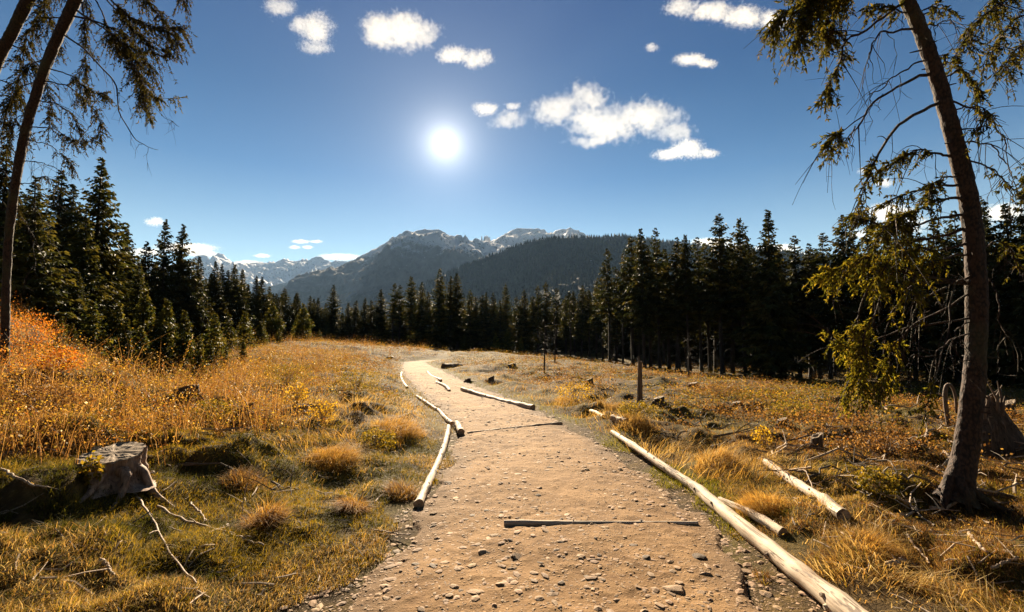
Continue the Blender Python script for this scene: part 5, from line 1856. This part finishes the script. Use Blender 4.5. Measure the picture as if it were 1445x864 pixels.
def leafy(name, label, px, py, wpx, hpx, pal, n, cat='shrub', size=(.02, .04), stems=14, lean=(0, 0)):
    g = ground_at(px, py)
    sc = px_scale(g)
    r, hh = wpx * .5 / sc, hpx / sc
    root = empty(name, g)
    mbs, mbl = MB(), MB()
    for i in range(stems):
        a = rng.uniform(0, 6.28)
        q = r * rng.uniform(.1, 1.0)
        tip = np.array([math.cos(a) * q + lean[0], math.sin(a) * q + lean[1], hh * rng.uniform(.6, 1.1)])
        tube(mbs, smooth_path([[0, 0, -.03], tip * [.4, .4, .55], tip], 8), np.linspace(.006, .002, 8), 4, cap=False)
    tips = rng.normal(0, 1, (n, 3))
    tips /= np.linalg.norm(tips, axis=1)[:, None]
    rad = rng.uniform(.3, 1, (n, 1)) ** .6
    P = tips * rad * np.array([r, r, hh * .55]) * (1 + .3 * fbm(tips[:, 0] * 3, tips[:, 1] * 3 + tips[:, 2], int(px), 2))[:, None] + np.array([0, 0, hh * .55]) + np.array([lean[0], lean[1], 0]) * .5
    P[:, 2] = np.maximum(P[:, 2], .02)
    leaves(mbl, P, rng.uniform(*size, n) * (1 + .02 * g[1]), pick(pal, n))
    mbs.build('stems', M['stick'], root)
    mbl.build('leaves', M['leaf'], root)
    tag(root, label, cat)


leafy('yellow_bush', 'bright yellow low bush in the clearing beyond the dark water bar', 812, 568, 62, 26, 'yellow', 900)
leafy('yellow_bush', 'small yellow leaved bush beside the upright end of the fallen log', 1078, 632, 30, 28, 'yellow', 260)
leafy('yellow_bush', 'yellow leaved shrub in the middle of the heath bank', 455, 600, 40, 34, 'yellow', 420)
leafy('yellow_bush', 'small bright yellow shrub near the top of the heath bank', 418, 570, 34, 28, 'yellow', 400)
leafy('orange_bush', 'glowing orange bush on the steep mound beside the near spruce', 40, 500, 74, 56, 'orange', 2200, stems=24)
leafy('orange_bush', 'rust red bush at the lower end of the orange mound', 84, 528, 56, 36, 'orange', 1300, stems=18)
leafy('green_bush', 'olive green herb clump in the grass below the leaning spruce branches', 1238, 705, 56, 40, 'olive', 700)
leafy('green_bush', 'low green plant growing in the shade of the big stump', 128, 690, 26, 44, 'moss', 220)


def mullein(label, px, py, tx, ty, seed, bl=1.0):
    g = ground_at(px, py)
    sc = px_scale(g)
    tip = np.array([(tx - px) / sc, 0.05, (py - ty) / sc])
    root = empty('dead_flower_stalk', g)
    mbs, mbl = MB(), MB()
    S = smooth_path([[0, 0, -.03], tip * .5 + [.02, 0, 0], tip], 14)
    tube(mbs, S, np.linspace(.010, .005, 14), 6)
    n = int(260 * bl)
    u = rng.uniform(.15, .9, n)
    P = np.stack([np.interp(u, np.linspace(0, 1, 14), S[:, k]) for k in range(3)], -1) + rng.normal(0, .035, (n, 3)) * (1.2 - u)[:, None]
    leaves(mbl, P, rng.uniform(.025, .05, n), np.where((rng.uniform(0, 1, n) < .6)[:, None], pick('heath', n), pick('yellow', n)))
    k = 26
    P = S[-1] + np.stack([rng.normal(0, .012, k), rng.normal(0, .012, k), rng.uniform(-.14, .03, k)], -1)
    leaves(mbl, P, np.full(k, .03), pick('pale', k))
    mbs.build('stalk', M['stick'], root)
    mbl.build('withered_leaves', M['leaf'], root)
    tag(root, label, 'plant')


mullein('tall leaning withered flower stalk glowing orange against the dark wood', 243, 545, 267, 473, 1)
mullein('short withered stalk with pale seed head before the dark wood', 208, 535, 211, 505, 2, .4)
mullein('reddish upright withered stalk left of the leaning one, before the dark wood', 163, 535, 160, 508, 3, .6)
mullein('thin withered stalk with pale head rising from the heath beside the young spruces', 380, 520, 381, 500, 4, .3)
for i, (px, py, wpx, hpx, lab) in enumerate([(335, 508, 90, 34, 'wide dark bilberry bush at the foot of the young spruces on the bank'), (405, 545, 70, 30, 'dark olive bush upslope in the heath near the small bright yellow shrub'),
                                (505, 552, 76, 30, 'dark bush in the heath close to the far inner bend of the path'), (300, 600, 70, 34, 'low dark shrub right behind the big stump slope'), (530, 640, 60, 32, 'olive shrub above the short pale border log'),
                                (60, 585, 90, 40, 'brownish shrub on the bank above the big stump'), (1015, 560, 70, 18, 'dark low shrub in the clearing behind the lone fallen log'), (1120, 590, 80, 20, 'broad dark shrub before the shadow of the stand'), (900, 590, 60, 22, 'dark heather shrub below the broken snag post'), (1250, 640, 90, 26, 'dark shrub under the hanging boughs of the leaning spruce')]):
    leafy('heath_bush', lab, px, py, wpx, hpx, 'brown' if i in (5, 6, 9) else 'olive', 1500, size=(.016, .034), stems=20)


# ------------------------------------------------------------------ clouds (volumes of droplets far above and beyond the mountains)
def cloud(lumps, dist, label, seed, gain=1.0, fine=1.0, soft=.9, thick=.7):
    """lumps: photo column, row, half width, half height; dist: metres along the view"""
    C_, R_ = [], []
    for (px, py, rx, ry) in lumps:
        p = at(px, py, dist)
        s = 1 / px_scale(p)
        C_.append(p)
        R_.append((rx * s, max(rx * .6, ry) * s * thick, ry * s))
    C_, R_ = np.array(C_), np.array(R_)
    ctr = C_.mean(0)
    bm = bmesh.new()
    for c, r in zip(C_, R_):
        m4 = Matrix.Translation(Vector(tuple(c - ctr))) @ Matrix.Diagonal((*(r * 1.5), 1.0))
        bmesh.ops.create_icosphere(bm, subdivisions=3, radius=1.0, matrix=m4)
    me = bpy.data.meshes.new('cloud')
    bm.to_mesh(me)
    bm.free()
    o = bpy.data.objects.new('cloud', me)
    COL.objects.link(o)
    o.location = tuple(ctr)
    if len(lumps) > 1:
        rm = o.modifiers.new('remesh', 'REMESH')
        rm.mode = 'VOXEL'
        rm.voxel_size = float(R_[:, 2].min()) / 3.0
    m = bpy.data.materials.new('cloud_droplets')
    m.use_nodes = True
    m.node_tree.nodes.clear()
    t = NT(m.node_tree)
    out = t.n('ShaderNodeOutputMaterial')
    co = t.n('ShaderNodeTexCoord').outputs['Object']
    size = float(np.median(R_[:, 2]))
    off = (seed * 37.1 * size, seed * 11.7 * size, 0)
    q = t.vmath('ADD', co, off)
    wn = t.noise(q, .55 / size, 2, .5)
    wob = t.vmath('MULTIPLY', t.vmath('SUBTRACT', wn.outputs['Color'], (.5, .5, .5)), (size * 1.9, size * 1.9, size * .9))
    cow = t.vmath('ADD', co, wob)
    f = None
    for c, r in zip(C_, R_):
        dd = t.vmath('MULTIPLY', t.vmath('SUBTRACT', cow, tuple(c - ctr)), tuple(1 / r))
        e = t.math('SUBTRACT', 1.0, t.vmath('LENGTH', dd))
        f = e if f is None else t.math('MAXIMUM', f, e)
    n1 = t.noise(q, 3.0 * fine / size, 10, .68).outputs[0]
    n2 = t.noise(q, .6 * fine / size, 2, .5).outputs[0]
    n = t.math('ADD', t.math('MULTIPLY', t.math('SUBTRACT', n1, .5), 6.5), t.math('MULTIPLY', t.math('SUBTRACT', n2, .5), .9))
    d = t.math('ADD', t.math('MULTIPLY', f, 2.8), n)
    d = t.math('SUBTRACT', d, .22)
    d = t.maprange(d, 0.0, soft * 1.5, 0.0, 1.0)
    d = t.math('MULTIPLY', d, gain * 7.0 / size)
    v = t.n('ShaderNodeVolumeScatter', None, Color=(.10, .105, .11, 1), Density=d, Anisotropy=.05)
    t.link(v.outputs[0], out.inputs['Volume'])
    me.materials.append(m)
    tag(o, label, 'cloud')
    return o


cloud([(540, 45, 34, 25), (568, 42, 34, 30), (598, 50, 26, 22), (520, 52, 18, 12)], 6000, 'plump white cloud high above the sun, larger of two neighbours', 1)
cloud([(640, 78, 28, 12), (672, 82, 26, 15)], 6000, 'small flat white cloud just above the sun beside the plump one', 2)
cloud([(397, 12, 27, 17)], 5600, 'wispy cloud at the top edge, upper of a pair', 3, .7, 1.3)
cloud([(447, 42, 26, 26), (445, 66, 26, 8), (422, 36, 12, 14)], 5600, 'feathery cloud hanging just below the wispy one at the top edge', 4, .7, 1.3)
cloud([(718, 172, 34, 15), (785, 155, 46, 30), (826, 138, 34, 26), (850, 175, 62, 30), (915, 165, 52, 28), (945, 185, 34, 16), (835, 200, 40, 10)], 6800, 'long heaped white cloud, biggest in the sky', 5)
cloud([(945, 218, 26, 9), (972, 210, 24, 16), (998, 217, 20, 8)], 6800, 'small cloud trailing under the end of the biggest cloud', 6)
cloud([(684, 154, 20, 11), (724, 150, 12, 6)], 6800, 'little ragged cloud between the sun and the biggest cloud', 7, .8)
cloud([(962, 8, 26, 14), (1005, 16, 38, 14), (1050, 24, 36, 17), (1092, 30, 26, 13)], 5600, 'stretched white cloud at the top edge reaching the dark spruce boughs', 8)
cloud([(972, 84, 24, 9), (998, 90, 18, 7)], 6000, 'small oval cloud under the stretched top cloud', 9)
cloud([(919, 68, 12, 7)], 6000, 'tiny cloud puff beside the small oval cloud', 10, .7)
cloud([(219, 313, 15, 7)], 13500, 'lone small white cloud above the narrow spruce spires', 11, 1.2)
cloud([(262, 350, 46, 7), (205, 356, 26, 6), (285, 358, 26, 5)], 14500, 'flat cloud bank behind the twin spires and the distant range', 12, 1.1, .9)
cloud([(370, 361, 14, 3)], 14500, 'thin streak cloud above the jagged middle of the distant range', 13)
cloud([(424, 341, 14, 3), (416, 349, 9, 3)], 14000, 'slim streak cloud floating over the distant range', 14)
cloud([(446, 341, 10, 2.5), (434, 349, 8, 3)], 14000, 'smaller streak next to the slim one over the distant range', 15)
cloud([(350, 372, 24, 5), (480, 363, 34, 5)], 15000, 'low cloud lying along the crest of the distant range', 16)
cloud([(1005, 343, 34, 8), (1040, 350, 24, 6)], 14000, 'low white cloud behind the three spruce spires', 17, 1.2)
cloud([(1095, 352, 36, 8), (1130, 362, 30, 6)], 14000, 'flat cloud behind the dark stand beyond the third spire', 18, 1.2)
cloud([(1250, 300, 40, 16), (1285, 318, 30, 14), (1222, 330, 24, 10)], 13500, 'white cloud glimpsed through the drooping boughs of the leaning spruce', 19)
cloud([(1420, 300, 36, 14), (1380, 315, 22, 10)], 13500, 'white cloud behind the trunk of the leaning spruce', 20)
cloud([(1222, 242, 12, 7), (1248, 258, 14, 8)], 12500, 'small cloud puffs among the higher boughs of the leaning spruce', 21, .8)

# ------------------------------------------------------------------ air
bm = bmesh.new()
bmesh.ops.create_cube(bm, size=1.0)
me = bpy.data.meshes.new('haze')
bm.to_mesh(me)
bm.free()
haze = bpy.data.objects.new('haze', me)
COL.objects.link(haze)
zlo, zhi = -16.0, max(float(max((o_.matrix_world @ Vector(c_)).z for c_ in o_.bound_box)) for o_ in COL.objects if 'mountain' in o_.name or o_.name == 'hill') + 60.0
haze.scale = (24000, 24000, zhi - zlo)
haze.location = (0, 11000 - 12000 + 300, (zhi + zlo) / 2)
m, t, out = new_mat('haze_air')
pv = t.n('ShaderNodeVolumePrincipled')
pv.inputs['Color'].default_value = (.34, .57, .92, 1)
pv.inputs['Density'].default_value = 2.8e-5
pv.inputs['Anisotropy'].default_value = .1
t.link(pv.outputs[0], out.inputs['Volume'])
me.materials.append(m)
tag(haze, kind='stuff')
